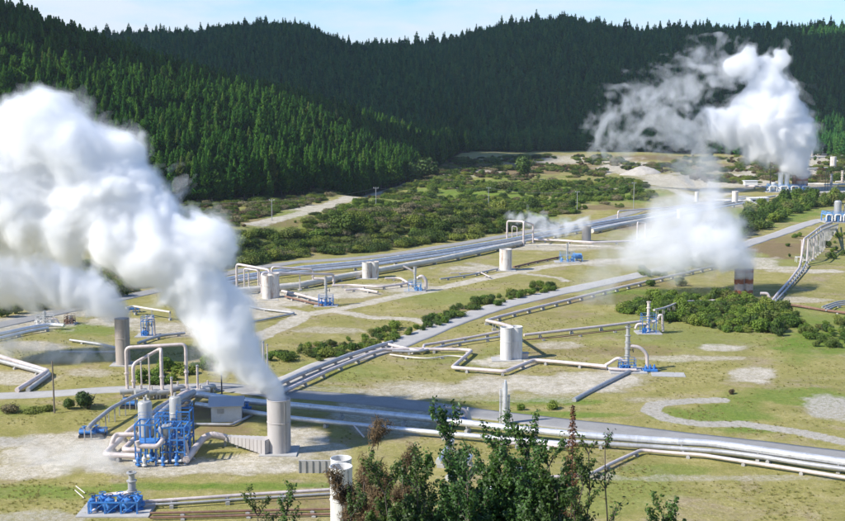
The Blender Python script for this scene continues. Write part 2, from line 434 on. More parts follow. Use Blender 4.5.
    brown = ell([(200, 412, 80, 12, .8), (215, 432, 60, 10, .7), (95, 440, 30, 7, .8), (626, 226, 36, 5, 1.), (600, 208, 40, 4, .8), (700, 228, 30, 7, .8), (785, 250, 45, 12, .9),
                 (600, 300, 100, 8, .6), (470, 312, 80, 5, .5), (330, 345, 40, 5, .7), (640, 285, 60, 6, .6), (60, 360, 50, 6, .5), (640, 350, 60, 9, .6), (560, 350, 60, 7, .5), (750, 455, 100, 3, .3),
                 (780, 240, 50, 5, .6), (560, 315, 60, 6, .4), (300, 500, 90, 12, .6), (740, 177, 60, 5, .5), (520, 168, 130, 9, .9), (440, 172, 50, 6, .8), (720, 168, 70, 5, .8), (800, 176, 60, 5, .7), (640, 158, 70, 4, .8), (250, 222, 80, 6, .7), (350, 440, 60, 10, .5), (830, 188, 40, 6, .6), (600, 250, 80, 8, .3)])
    P = 422.5 + 1171 * x / np.maximum(y, d0 * .25)
    sb = np.interp(P, *SPUR_B)
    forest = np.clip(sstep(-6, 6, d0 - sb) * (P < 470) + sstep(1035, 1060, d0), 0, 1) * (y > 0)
    global PGRID
    PGRID = (az, dd, np.maximum(pale, gravel).reshape(nr, nc))
    me = o.data
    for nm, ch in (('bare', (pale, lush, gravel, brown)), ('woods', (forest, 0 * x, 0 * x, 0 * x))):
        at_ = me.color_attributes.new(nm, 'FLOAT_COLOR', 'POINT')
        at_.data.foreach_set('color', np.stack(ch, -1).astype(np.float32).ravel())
    return tag(o, 'wide valley floor of dry grass, pale dust and gravel rising into wooded hills', 'ground', None, 'structure')

def ground_material():
    m, t, b = mat('ground'); co = t.new('ShaderNodeTexCoord').outputs['Object']
    def attr(n):
        a = t.new('ShaderNodeAttribute'); a.attribute_name = n
        s = t.new('ShaderNodeSeparateColor'); t.l.new(a.outputs['Color'], s.inputs[0]); return s.outputs[0], s.outputs[1], s.outputs[2], a.outputs['Alpha']
    pale, lush, grav, brown = attr('bare'); wood = attr('woods')[0]
    nA = t.noise(.035, co, 5, .6); nB = t.noise(.22, co, 5, .65); nC = t.noise(1.3, co, 5, .7); nD = t.noise(6.0, co, 3, .6)
    grass = t.ramp(nB, [(.28, (.18, .18, .05)), (.43, (.27, .245, .075)), (.57, (.36, .31, .12)), (.70, (.48, .41, .24))])
    g2 = t.ramp(nC, [(.3, (.175, .175, .045)), (.5, (.28, .25, .08)), (.72, (.45, .38, .20))])
    grass = t.mix(.45, grass, g2)
    grass = t.mix(t.mrange(nA, .46, .64, 0, .38), grass, (.18, .185, .045))
    nE = t.noise(.09, co, 6, .7, .6)
    grass = t.mix(t.mrange(nE, .52, .66, 0, .75), grass, t.ramp(nC, [(.3, (.24, .17, .10)), (.7, (.44, .36, .25))]))
    lushc = t.ramp(nC, [(.3, (.09, .16, .02)), (.55, (.145, .215, .03)), (.75, (.23, .255, .055))])
    def edge(m_): return t.mrange(t.math('ADD', m_, t.math('ADD', t.math('MULTIPLY_ADD', nC, .9, -.45), t.math('MULTIPLY_ADD', nD, .5, -.25))), .26, .85)
    grass = t.mix(t.math('MULTIPLY', t.mrange(pale, .02, .45), .65), grass, t.ramp(nC, [(.3, (.24, .20, .12)), (.7, (.44, .38, .26))]))
    pale, grav, brown = edge(pale), edge(grav), edge(brown)
    col = t.mix(t.math('MULTIPLY', lush, t.mrange(nB, .3, .6, .5, 1)), grass, lushc)
    brn = t.ramp(nC, [(.3, (.13, .085, .045)), (.6, (.24, .165, .095)), (.75, (.34, .25, .16))])
    col = t.mix(t.math('MULTIPLY', brown, t.mrange(nC, .3, .6, .45, 1)), col, brn)
    grv = t.ramp(nC, [(.3, (.33, .30, .25)), (.7, (.47, .435, .37))])
    col = t.mix(t.math('MULTIPLY', grav, t.mrange(nC, .25, .5, .6, 1)), col, grv)
    pl = t.ramp(t.math('MULTIPLY_ADD', nC, .5, t.math('MULTIPLY', nB, .5)), [(.3, (.31, .27, .20)), (.48, (.49, .44, .35)), (.66, (.66, .60, .50))])
    nF = t.noise(.55, co, 6, .75)
    col = t.mix(t.math('MULTIPLY', pale, t.mrange(nF, .34, .56, .35, 1)), col, pl)
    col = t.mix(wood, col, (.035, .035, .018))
    spec = t.mrange(nD, .35, .7, .78, 1.2)
    cc = t.new('ShaderNodeCombineColor'); [t.l.new(spec, cc.inputs[k]) for k in range(3)]
    col = t.mix(1.0, col, cc.outputs[0], 'MULTIPLY')
    t.l.new(col, b.inputs['Base Color']); b.inputs['Roughness'].default_value = .95; b.inputs['Specular IOR Level'].default_value = .1
    bp = t.new('ShaderNodeBump', Strength=.6, Distance=.35); t.l.new(t.math('MULTIPLY_ADD', nD, .3, nC), bp.inputs['Height']); t.l.new(bp.outputs[0], b.inputs['Normal'])
    return m
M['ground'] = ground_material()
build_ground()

def road_material(name, a_, b_):
    m, t, b = mat(name); co = t.new('ShaderNodeTexCoord').outputs['Object']
    n = t.noise(.25, co, 6, .7); n2 = t.noise(3., co, 4, .6)
    col = t.ramp(n, [(.3, a_), (.7, b_)])
    col = t.mix(t.mrange(n2, .45, .75, 0, .35), col, tuple(x * .7 for x in a_))
    t.l.new(col, b.inputs['Base Color']); b.inputs['Roughness'].default_value = .85; b.inputs['Specular IOR Level'].default_value = .3
    return m
M['asphalt'] = road_material('worn_grey_road', (.25, .24, .225), (.33, .32, .30))
M['chipseal'] = road_material('pale_chipseal', (.35, .335, .31), (.45, .43, .40))
def smooth_path(P, step=1.5):
    """Catmull-Rom through 2D/3D points"""
    P = [Vector((p.x, p.y, 0)) for p in P]
    P = [P[0] * 2 - P[1]] + P + [P[-1] * 2 - P[-2]]
    out = []
    for i in range(1, len(P) - 2):
        a, b, c, d = P[i - 1], P[i], P[i + 1], P[i + 2]
        n = max(2, int((c - b).length / step))
        for k in range(n):
            t = k / n
            out.append(.5 * ((2 * b) + (c - a) * t + (2 * a - 5 * b + 4 * c - d) * t * t + (3 * b - a - 3 * c + d) * t ** 3))
    out.append(P[-2]); return out
def road(name, pts, w, mat_, label, lift=.07, step=1.5):
    C = smooth_path([G(*p) for p in pts], step)
    V, Q = [], []; nx = 7
    for i, p in enumerate(C):
        t = (C[min(i + 1, len(C) - 1)] - C[max(i - 1, 0)]).normalized(); n = Vector((-t.y, t.x, 0))
        ww = [w(i / len(C)) if callable(w) else w][0] / 2
        L = ww + .45 * float(fbm2(i * .17, 3.3, 3, 1.)) * 1.1; Rr = ww + .45 * float(fbm2(i * .17, 93.3, 3, 2.)) * 1.1
        for k in range(nx + 2):
            u = (min(max(k, 1), nx) - 1) / (nx - 1)
            q = p + n * (-L + (L + Rr) * u)
            z = gz(q.x, q.y) + (lift + .05 * (1 - (2 * u - 1) ** 2) if 1 <= k <= nx else -.3)
            V.append((q.x, q.y, z))
    r = nx + 2
    for i in range(len(C) - 1):
        for k in range(r - 1):
            a = i * r + k; Q.append((a, a + r, a + r + 1, a + 1))
    o = mesh_np(name, V, Q, mat_); tag(o, label, 'road', None, 'structure'); return o
road('road', [(255, 396), (290, 381), (330, 364), (380, 350), (440, 327), (500, 306), (570, 290), (640, 275), (700, 259), (745, 245), (790, 230), (818, 221), (850, 216)], 6.2, M['chipseal'],
     'pale grey service road running diagonally from the plant to the far right')
road('concrete_strip', [(200, 385), (262, 391), (330, 397), (400, 404), (500, 416), (600, 428), (700, 440), (800, 452), (880, 462)], lambda u: 5.2 + 1.5 * u, M['asphalt'],
     'grey road lying behind the large silver pipelines in the foreground')
road('gravel_road', [(-60, 398), (0, 396), (60, 393), (110, 390), (160, 388), (215, 386)], 4.2, M['chipseal'], 'pale road behind the small shrubs at the left edge')
road('back_road', [(-40, 335), (60, 312), (150, 292), (235, 272), (300, 262), (370, 257), (440, 247), (506, 236), (560, 226), (620, 216), (700, 204), (745, 196)], 5.5, M['asphalt'],
     'grey road beside the far pipelines below the scrub bank')

# ------------------------------------------------------------------ plants: shared shapes
PROTO = bpy.data.collections.new('plant_shapes')          # never linked to the scene itself
def leaf_quads(C, N, L, W, rs):
    """C centres, N normals -> folded leaf quads (4 verts)"""
    n = len(C); N = N / np.maximum(np.linalg.norm(N, axis=1, keepdims=True), 1e-6)
    r = rs.normal(size=(n, 3)); T = np.cross(N, r); T /= np.maximum(np.linalg.norm(T, axis=1, keepdims=True), 1e-6); B = np.cross(N, T)
    L = np.broadcast_to(L, (n,))[:, None]; W = np.broadcast_to(W, (n,))[:, None]
    V = np.stack([C - T * L / 2, C + B * W / 2 + N * W * .15, C + T * L / 2, C - B * W / 2 + N * W * .15], 1)
    return V.reshape(-1, 3), np.arange(4 * n).reshape(-1, 4)
def raw_mesh(name, V, Q, mats, mi=None, smooth=False):
    me = bpy.data.meshes.new(name); V = np.asarray(V, np.float32); Q = np.asarray(Q, np.int32); k = Q.shape[1]
    me.vertices.add(len(V)); me.vertices.foreach_set('co', V.ravel())
    me.loops.add(Q.size); me.loops.foreach_set('vertex_index', Q.ravel())
    me.polygons.add(len(Q)); me.polygons.foreach_set('loop_start', np.arange(0, Q.size, k, dtype=np.int32))
    if mi is not None: me.polygons.foreach_set('material_index', np.asarray(mi, np.int32))
    me.update(calc_edges=True)
    if smooth: me.shade_smooth()
    for m_ in mats: me.materials.append(m_)
    return me
def conifer_parts(seed, hh=17.0, rad=2.5, crown0=.10, levels=34, matn='needles', pw=.75):
    rs = np.random.RandomState(seed)
    V, Q = [], []
    for i in range(levels):
        t = (i + rs.rand() * .6) / levels
        z = hh * (crown0 + (1 - crown0) * t)
        r = rad * (1 - t) ** pw * (.75 + .5 * rs.rand()) + .12
        if t < .12: r *= .6 + t * 3
        n = int(9 - 4 * t); a0 = rs.rand() * 6.28
        for k in range(n):
            a = a0 + 6.283 * k / n + rs.normal() * .25; rr = r * (.65 + .6 * rs.rand())
            d = np.array([cos(a), sin(a), 0]); s = np.array([-sin(a), cos(a), 0]); up = np.array([0, 0, 1.])
            lift = .25 + .45 * rs.rand()
            p0 = up * z; p1 = d * rr * .62 + up * (z - .05 * rr); p2 = d * rr + up * (z + lift * rr * .6)
            w = .30 * rr + .22
            for (sd, dr) in ((s, up * -.18 * rr), (up * .8, s * .1)):
                b = len(V); V += [p0, p1 + sd * w + dr, p2, p1 - sd * w + dr]; Q.append((b, b + 1, b + 2, b + 3))
            # clump at the tip
            b = len(V); q = p1 + d * .1; V += [q - s * w * .8 + up * .1, q + d * .3 * rr - up * .15, q + s * w * .8 + up * .1, q + up * (.45 + .3 * rr)]; Q.append((b, b + 1, b + 2, b + 3))
    crown = raw_mesh('crown', np.array(V), np.array(Q), [M[matn]])
    mb = MB().lathe([(.26, -.8), (.20, hh * .3), (.10, hh * .75), (.02, hh * .99)], (0, 0, 0), 7)
    trunk = bpy.data.meshes.new('trunk'); trunk.from_pydata([tuple(v) for v in mb.v], [], mb.f); trunk.materials.append(M['bark'])
    return crown, trunk
def join_proto(name, meshes):
    bm = bmesh.new(); mats = []
    for k, me in enumerate(meshes):
        n0 = len(bm.faces); bm.from_mesh(me); bm.faces.ensure_lookup_table()
        for f in bm.faces[n0:]: f.material_index = k
        mats.append(me.materials[0])
    out = bpy.data.meshes.new(name); bm.to_mesh(out); bm.free()
    for m_ in mats: out.materials.append(m_)
    o = bpy.data.objects.new(name, out); return o
def scatter(name, pts, scl, variants, label, cat, kind='stuff', zs=None):
    """one object: points carrying instances of the given shapes"""
    n = len(pts); me = bpy.data.meshes.new(name); me.vertices.add(n); me.vertices.foreach_set('co', np.asarray(pts, np.float32).ravel())
    rs = np.random.RandomState(n % 1000 + 5)
    rot = np.zeros((n, 3), np.float32); rot[:, 2] = rs.rand(n) * 6.283; rot[:, 0] = rs.normal(size=n) * .03; rot[:, 1] = rs.normal(size=n) * .03
    s3 = np.stack([scl * (.78 + .45 * rs.rand(n)), scl * (.78 + .45 * rs.rand(n)), (zs if zs is not None else scl)], -1).astype(np.float32)
    for nm, typ, dat, prop in (('rot', 'FLOAT_VECTOR', rot, 'vector'), ('scl', 'FLOAT_VECTOR', s3, 'vector')):
        a = me.attributes.new(nm, typ, 'POINT'); a.data.foreach_set(prop, dat.ravel())
    a = me.attributes.new('kind', 'INT', 'POINT'); a.data.foreach_set('value', rs.randint(0, len(variants), n).astype(np.int32))
    me.update()
    o = bpy.data.objects.new(name, me); COL.objects.link(o); tag(o, label, cat, None, kind)
    c = bpy.data.collections.new(name + '_shapes')
    for v in variants: c.objects.link(v)
    ng = bpy.data.node_groups.new(name, 'GeometryNodeTree'); ng.interface.new_socket('Geometry', in_out='INPUT', socket_type='NodeSocketGeometry'); ng.interface.new_socket('Geometry', in_out='OUTPUT', socket_type='NodeSocketGeometry')
    N = ng.nodes; L = ng.links
    gi = N.new('NodeGroupInput'); go = N.new('NodeGroupOutput'); ip = N.new('GeometryNodeInstanceOnPoints')
    ci = N.new('GeometryNodeCollectionInfo'); ci.inputs['Collection'].default_value = c; ci.inputs['Separate Children'].default_value = True; ci.inputs['Reset Children'].default_value = True
    def at_(nm, typ):
        q = N.new('GeometryNodeInputNamedAttribute'); q.data_type = typ; q.inputs[0].default_value = nm; return q.outputs['Attribute']
    L.new(gi.outputs[0], ip.inputs['Points']); L.new(ci.outputs[0], ip.inputs['Instance']); ip.inputs['Pick Instance'].default_value = True
    L.new(at_('kind', 'INT'), ip.inputs['Instance Index']); L.new(at_('rot', 'FLOAT_VECTOR'), ip.inputs['Rotation']); L.new(at_('scl', 'FLOAT_VECTOR'), ip.inputs['Scale'])
    L.new(ip.outputs[0], go.inputs[0])
    md = o.modifiers.new('scatter', 'NODES'); md.node_group = ng
    return o
# ------------------------------------------------------------------ forest
NEAR = [conifer_parts(100 + k, 18 + k * .6, (2.8, 3.7, 3.2, 4.3)[k], .10 + .02 * k) for k in range(4)] + [conifer_parts(150, 15, 3.6, .15, 30, 'needles', .42)]
FARP = [conifer_parts(200 + k, 16 + k * .7, (2.6, 3.6, 3.0, 4.2)[k], .08, 22, 'needles_dark') for k in range(4)] + [conifer_parts(250, 14, 3.6, .12, 22, 'needles_dark', .42)]
near_v = [join_proto('pine_shape', p) for p in NEAR]
far_v = [join_proto('pine_far_shape', p) for p in FARP]
def jitter_grid(x0, x1, y0, y1, s, rs):
    gx, gy = np.meshgrid(np.arange(x0, x1, s), np.arange(y0, y1, s)); gx = gx.ravel(); gy = gy.ravel()
    return gx + rs.uniform(-.45, .45, gx.shape) * s, gy + rs.uniform(-.45, .45, gy.shape) * s
rs = np.random.RandomState(5)
x, y = jitter_grid(-520, 60, 330, 1180, 4.3, rs)
d = np.hypot(x, y); P = 422.5 + 1171 * x / y
sb = np.interp(P, *SPUR_B)
ok = (P > -110) & (P < 470) & (d > sb + 2 + 4 * fbm2(x / 15, y / 15, 2, 6.)) & (d < sb + 345) & (rs.rand(len(x)) > .06)
x, y, d, P, sb = (q[ok] for q in (x, y, d, P, sb))
z = H(x, y)
scl = (.66 + .46 * rs.rand(len(x)) + .14 * fbm2(x / 30, y / 30, 2, 9.)) * np.where(rs.rand(len(x)) < .04, .62, 1)
# the 300 that show largest stand alone: those at the front edge, nearest first
depth = d - sb
vis = (P > 150) & (P < 465)
score = d + depth * 9.0 + np.where(vis, 0, 1e5)
order = np.argsort(score); lead = order[:300]
rest = np.setdiff1d(np.arange(len(x)), lead)
for i in lead:
    k = rs.randint(5); s = float(scl[i])
    t_ = bpy.data.objects.new('pine_tree', None); COL.objects.link(t_); t_.location = (x[i], y[i], z[i] - .1); t_.scale = (s, s, s * float(.92 + .16 * rs.rand())); t_.rotation_euler = (0, 0, float(rs.rand() * 6.28))
    if P[i] < 300: lab = 'tall green pine in the front rows of the plantation above the track'
    elif P[i] < 400: lab = 'green pine at the foot of the wooded spur beyond the scrub bank'
    else: lab = 'small green pine where the wooded spur meets the dark far hill'
    tag(t_, lab, 'pine tree', 'pines along the near edge of the plantation, ' + ('left' if P[i] < 300 else 'middle' if P[i] < 400 else 'far end'))
    for me in NEAR[k]:
        c_ = bpy.data.objects.new(me.name.split('.')[0], me); COL.objects.link(c_); c_.parent = t_
scatter('pine_forest', np.stack([x[rest], y[rest], z[rest] - .1], -1), scl[rest], near_v, 'green pine plantation covering the near hillside on the left', 'forest')
x, y = jitter_grid(-1250, 1100, 900, 1720, 5.5, rs)
d = np.hypot(x, y); P = 422.5 + 1171 * x / y
ok = (P > -60) & (P < 1000) & (d > 1050 + 70 * fbm2(x / 45, y / 45, 3, 6.) - 25) & (d < 1600) & (rs.rand(len(x)) > .05)
x, y = x[ok], y[ok]; z = H(x, y); d = np.hypot(x, y)
scl = (.68 + .5 * rs.rand(len(x)) + .18 * fbm2(x / 50, y / 50, 2, 9.)) * np.where((d > 1460) & (rs.rand(len(x)) < .25), rs.uniform(1.1, 1.55, len(x)), 1)
scatter('distant_pine_forest', np.stack([x, y, z - .1], -1), scl, far_v, 'dark conifer forest covering the far ridge below the sky', 'forest')

# ------------------------------------------------------------------ bushes
def bush_mesh(seed, n, r, h, leaf, matn, lobes=6):
    rs = np.random.RandomState(seed)
    C, N = [], []
    for k in range(lobes):
        a = rs.rand() * 6.28; q = rs.rand() ** .5 * r * .62
        c = np.array([cos(a) * q, sin(a) * q, h * (.32 + .38 * rs.rand() * (1 - q / r * .6))]); rr = np.array([r * .5, r * .5, h * .34]) * (.7 + .5 * rs.rand())
        m_ = n // lobes; v = rs.normal(size=(m_, 3)); v /= np.linalg.norm(v, axis=1, keepdims=True)
        rad = (.65 + .42 * rs.rand(m_) + .12 * rs.normal(size=m_))[:, None]
        p = c + v * rr * rad; ok = p[:, 2] > .02
        C.append(p[ok]); N.append((v + rs.normal(size=v.shape) * .55 + [0, 0, .35])[ok])
    C = np.vstack(C); N = np.vstack(N)
    V, Q = leaf_quads(C, N, leaf * (.7 + .6 * rs.rand(len(C))), leaf * .6 * (.7 + .6 * rs.rand(len(C))), rs)
    fol = raw_mesh('foliage', V, Q, [M[matn]])
    mb = MB()
    for k in range(5):
        a = rs.rand() * 6.28; mb.tube([(0, 0, -.3), (cos(a) * r * .2, sin(a) * r * .2, h * .35), (cos(a) * r * .5, sin(a) * r * .5, h * .75)], .05, 5, True, .015)
    st = bpy.data.meshes.new('stems'); st.from_pydata([tuple(v) for v in mb.v], [], mb.f); st.materials.append(M['bark'])
    return fol, st
BUSH = [bush_mesh(300 + k, 1100, 1.5, 2.3, .30, 'bush') for k in range(4)]
BBUSH = [bush_mesh(320 + k, 1100, 1.5, 2.0, .30, 'brightbush') for k in range(4)]
SCRUB = [bush_mesh(340 + k, 1500, 2.3 + .2 * (k % 3), (1.5, 2.3, 1.2, 1.9, 2.7)[k], .34, 'scrub', 11) for k in range(5)]
DRY = [bush_mesh(360 + k, 700, 1.3, 1.6, .26, 'drybush') for k in range(3)]
BQ = []
def put_bush(*a, **k):
    BQ.append((a, k))
def real_bush(p, s, kind, label, group, cat='bush', name='bush', zs=1.0):
    fol, st = R.choice(kind)
    t_ = bpy.data.objects.new(name, None); COL.objects.link(t_); t_.location = (p.x, p.y, p.z - .08); t_.scale = (s * R.uniform(.85, 1.2), s * R.uniform(.85, 1.2), s * zs * R.uniform(.85, 1.15)); t_.rotation_euler = (0, 0, R.uniform(0, 6.28))
    tag(t_, label, cat, group)
    for me in (fol, st):
        c_ = bpy.data.objects.new(me.name.split('.')[0], me); COL.objects.link(c_); c_.parent = t_
    return t_
def in_poly(px, py, poly):
    c = np.zeros(px.shape, bool); n = len(poly)
    for i in range(n):
        x1, y1 = poly[i]; x2, y2 = poly[(i + 1) % n]
        if y1 == y2: continue
        c ^= ((y1 > py) != (y2 > py)) & (px < (x2 - x1) * (py - y1) / (y2 - y1) + x1)
    return c
def region_pts(poly, spacing, keep=1.0, seed=1, dmin=120, dmax=1080, na=0.0):
    rs = np.random.RandomState(seed)
    c = [G(*p) for p in poly]
    x, y = jitter_grid(min(p.x for p in c) - 30, max(p.x for p in c) + 30, max(100, min(p.y for p in c) - 30), max(p.y for p in c) + 60, spacing, rs)
    z = H(x, y); f = y * CT - (z - CZ) * ST; px = 422.5 + F * x / f; py = 260.5 - F * (y * ST + (z - CZ) * CT) / f
    nn = na * fbm2(x / 14, y / 14, 3, seed * 1.3)
    ok = in_poly(px + nn * 14, py + nn * 5, poly) & (rs.rand(len(x)) < keep)
    return np.stack([x, y, z], -1)[ok]
def proto_objs(kind, nm): return [join_proto(nm, p) for p in kind]
sc_v = proto_objs(SCRUB, 'scrub_shape') ; bu_v = proto_objs(BUSH, 'bush_shape'); bb_v = proto_objs(BBUSH, 'bright_shape'); dr_v = proto_objs(DRY, 'dry_shape')
def off_line(P_, pts, w):
    C_ = [G(*p) for p in pts]; o_ = np.full(len(P_), 1e9)
    for p, q in zip(C_[:-1], C_[1:]):
        vx, vy = q.x - p.x, q.y - p.y; t_ = np.clip(((P_[:, 0] - p.x) * vx + (P_[:, 1] - p.y) * vy) / (vx * vx + vy * vy), 0, 1)
        o_ = np.minimum(o_, np.hypot(P_[:, 0] - p.x - t_ * vx, P_[:, 1] - p.y - t_ * vy))
    return P_[o_ > w * (1 + .4 * fbm2(P_[:, 0] / 9, P_[:, 1] / 9, 2, 4.))]
TRACK = [(255, 224), (300, 214), (330, 205), (350, 197), (378, 189), (412, 180)]
bank = [(100, 262), (190, 238), (300, 229), (345, 220), (400, 212), (450, 207), (505, 212), (548, 224), (556, 228), (508, 232), (440, 243), (360, 253), (300, 258), (228, 268), (150, 290), (60, 305), (60, 275)]
pa = region_pts(bank, 2.9, .9, 3)
pa = pa[fbm2(pa[:, 0] / 10, pa[:, 1] / 10, 3, 36.) > -.42]
pa = off_line(pa, TRACK, 7)
s = np.random.RandomState(1).uniform(.45, 1.6, len(pa))
scatter('scrub_thicket', pa, s, sc_v, 'dense dark scrub covering the bank behind the far pipelines', 'scrub')
sunny = [(250, 236), (300, 224), (345, 206), (395, 192), (430, 174), (470, 178), (520, 186), (560, 178), (600, 177), (640, 180), (655, 196), (640, 204), (600, 206), (568, 214), (548, 224), (500, 212), (450, 206), (345, 220), (300, 230)]
pb = region_pts(sunny, 3.4, .9, 5, na=.6)
pb = pb[fbm2(pb[:, 0] / 20, pb[:, 1] / 20, 3, 46.) + .2 * np.random.RandomState(6).rand(len(pb)) > .04]
pb = off_line(pb, TRACK, 8)
s = np.random.RandomState(2).uniform(.5, 1.4, len(pb))
scatter('sunny_scrub', pb, s, bb_v[:2] + sc_v[:3], 'sunlit yellow green scrub on the rise below the far forest', 'scrub')
farsc = [(415, 178), (440, 160), (520, 158), (600, 158), (650, 165), (690, 158), (760, 158), (850, 152), (850, 178), (800, 186), (750, 182), (690, 184), (640, 166), (600, 176), (560, 176), (520, 182), (470, 176)]
pc = region_pts(farsc, 4.2, .75, 7, na=1.0)
pc = pc[fbm2(pc[:, 0] / 22, pc[:, 1] / 22, 3, 66.) + .25 * np.random.RandomState(6).rand(len(pc)) > .05]
s = np.random.RandomState(3).uniform(.4, 1.0, len(pc)) ** 1.3 * 2.0
scatter('low_scrub', pc, s, [o.copy() for o in sc_v[:3]] + [o.copy() for o in bu_v[:1]] + [o.copy() for o in dr_v[:2]], 'dull low scrub on the open ground at the foot of the far forest', 'scrub')
track = [(150, 226), (190, 201), (262, 199), (310, 196), (345, 188), (385, 175), (415, 165), (425, 172), (390, 190), (345, 203), (300, 218), (230, 232)]
pd_ = region_pts(track, 2.6, .9, 9, na=1.2)
pd_ = pd_[fbm2(pd_[:, 0] / 12, pd_[:, 1] / 12, 3, 16.) > -.3]
pd_ = off_line(pd_, TRACK, 8)
s = np.random.RandomState(4).uniform(.4, 1.1, len(pd_))
scatter('track_scrub', pd_, s, [o.copy() for o in sc_v[:3]] + [o.copy() for o in dr_v[:1]], 'patchy scrub along the track below the pine plantation', 'scrub')
# bushes one can tell apart
def bushes(poly, sp, keep, seed, smin, smax, kinds, label, group, na=.5, zs=1.0, limit=110):
    P_ = region_pts(poly, sp, keep, seed, na=na)
    rr = random.Random(seed); idx = list(range(len(P_))); rr.shuffle(idx)
    for i in idx[:limit]:
        put_bush(Vector(P_[i]), rr.uniform(smin, smax), rr.choice(kinds), label, group, zs=zs * rr.uniform(.6, 1.35))
    return len(P_)
cnt = []
cnt.append(bushes([(270, 357), (300, 349), (380, 332), (440, 316), (500, 297), (556, 284), (566, 289), (505, 304), (440, 325), (380, 346), (330, 359), (275, 370)], 2.3, .7, 11, .45, 1.05, [BBUSH, BBUSH, SCRUB], 'leafy green bush in the hedgerow along the pale diagonal road', 'hedgerow bushes along the diagonal road', .5, .8, 150))
cnt.append(bushes([(612, 312), (640, 300), (680, 300), (745, 298), (770, 306), (800, 316), (806, 326), (780, 336), (720, 331), (668, 322)], 2.6, 1.0, 13, 0.6, 1.6, [BBUSH, BBUSH, BBUSH, BUSH], 'green bush in the thicket below the rusty banded silencer', 'bushes below the rusty banded silencer', .25, .9, 220))
cnt.append(bushes([(795, 326), (850, 318), (850, 352), (810, 346)], 2.4, .9, 15, .4, .9, [BBUSH], 'low bright green bush in the gully at the right edge', 'bushes in the gully at the right edge', .3, .7, 60))
cnt.append(bushes([(700, 226), (742, 222), (755, 206), (800, 196), (838, 196), (842, 204), (805, 212), (772, 226), (738, 240), (706, 244)], 4.2, .9, 17, 1.5, 2.6, [BBUSH, BUSH], 'rounded green bush in front of the far pale blue steam plant', 'bushes in front of the far pale blue steam plant', .2, 1, 110))
cnt.append(bushes([(0, 312), (60, 300), (140, 284), (150, 290), (80, 306), (0, 324)], 4.5, .6, 19, 1., 2., [BUSH, SCRUB], 'dark bush behind the pipes at the left edge', 'dark bushes behind the left pipes', .2, 1, 50))
cnt.append(bushes([(130, 384), (160, 372), (200, 360), (230, 356), (232, 366), (190, 376), (150, 388)], 2.6, .8, 21, .8, 1.4, [BBUSH], 'green bush behind the tall pipe loops of the steam plant', 'bushes behind the tall pipe loops', .2, 1, 40))
cnt.append(bushes([(640, 272), (690, 262), (720, 268), (690, 285), (650, 290)], 4, .4, 23, .7, 1.3, [BUSH], 'bush half hidden in drifting steam beside the diagonal road', 'bushes in the steam beside the diagonal road', .3, 1, 20))
cnt.append(bushes([(400, 196), (450, 186), (520, 190), (600, 182), (640, 186), (640, 200), (560, 212), (500, 214)], 11, .7, 29, 1.4, 2.4, [BBUSH, SCRUB], 'large sunlit bush rising above the scrub below the far forest', 'large bushes rising above the sunlit scrub', .2, 1, 60))
cnt.append(bushes([(200, 245), (300, 232), (400, 215), (505, 215), (540, 226), (440, 236), (300, 252), (200, 268)], 9, .6, 31, 1.6, 2.4, [SCRUB, BBUSH], 'large bush standing out from the scrub bank', 'large bushes on the scrub bank', .2, 1, 60))
cnt.append(bushes([(780, 236), (850, 226), (850, 262), (790, 262)], 6, .35, 33, .5, 1.2, [BUSH, DRY, SCRUB], 'small bush on the rocky ground beside the climbing pipes', 'bushes beside the climbing pipes', .2, 1, 30))
print('bush counts', cnt)
for (px, py, pt, wd, kk, lab) in ((89, 408, 387, 1.15, BUSH, 'round dark green bush beside the road at the left'), (68, 409, 396, .8, BUSH, 'low green bush beside the timber pole'), (10, 412, 399, .8, SCRUB, 'small scrubby bush at the left edge of the road'),
                             (35, 412, 402, .7, SCRUB, 'thin scrubby bush between the pole and the left edge'), (48, 411, 403, .6, SCRUB, 'thin bush against the timber pole'), (553, 409, 398, .75, BBUSH, 'small bright bush on the verge behind the silver pipelines'),
                             (520, 410, 402, .45, BBUSH, 'tiny bush near the vertical silver pipes'), (733, 394, 386, .45, DRY, 'small brown clump beside the looping track'), (527, 176, 152, 3.3, BUSH, 'round dark lone tree at the foot of the far forest'),
                             (495, 168, 156, 2.2, BUSH, 'low dark tree at the foot of the far forest'), (425, 178, 151, 3.4, BUSH, 'broad dark tree where the track meets the forest'), (410, 182, 160, 2.6, BUSH, 'dark bushy tree beside the track below the forest')):
    b_ = G(px, py); hgt = topz(b_, pt)
    put_bush(b_, hgt / 2.4, kk, lab, None, 'bush' if hgt < 6 else 'tree', 'bush' if hgt < 6 else 'round_tree')
# the bushes that show largest stand alone, the many small ones are one mass
BQ.sort(key=lambda q: -(q[0][1] / q[0][0].length + (9 if q[0][4] is None else 0)))
for a_, k_ in BQ[:290]: real_bush(*a_, **k_)
small = BQ[290:]
scatter('small_bushes', [tuple(q[0][0]) for q in small], np.array([q[0][1] for q in small]), [o.copy() for o in bb_v[:2]] + [o.copy() for o in bu_v[:2]], 'small green bushes scattered along the road and the scrub edges', 'bushes')
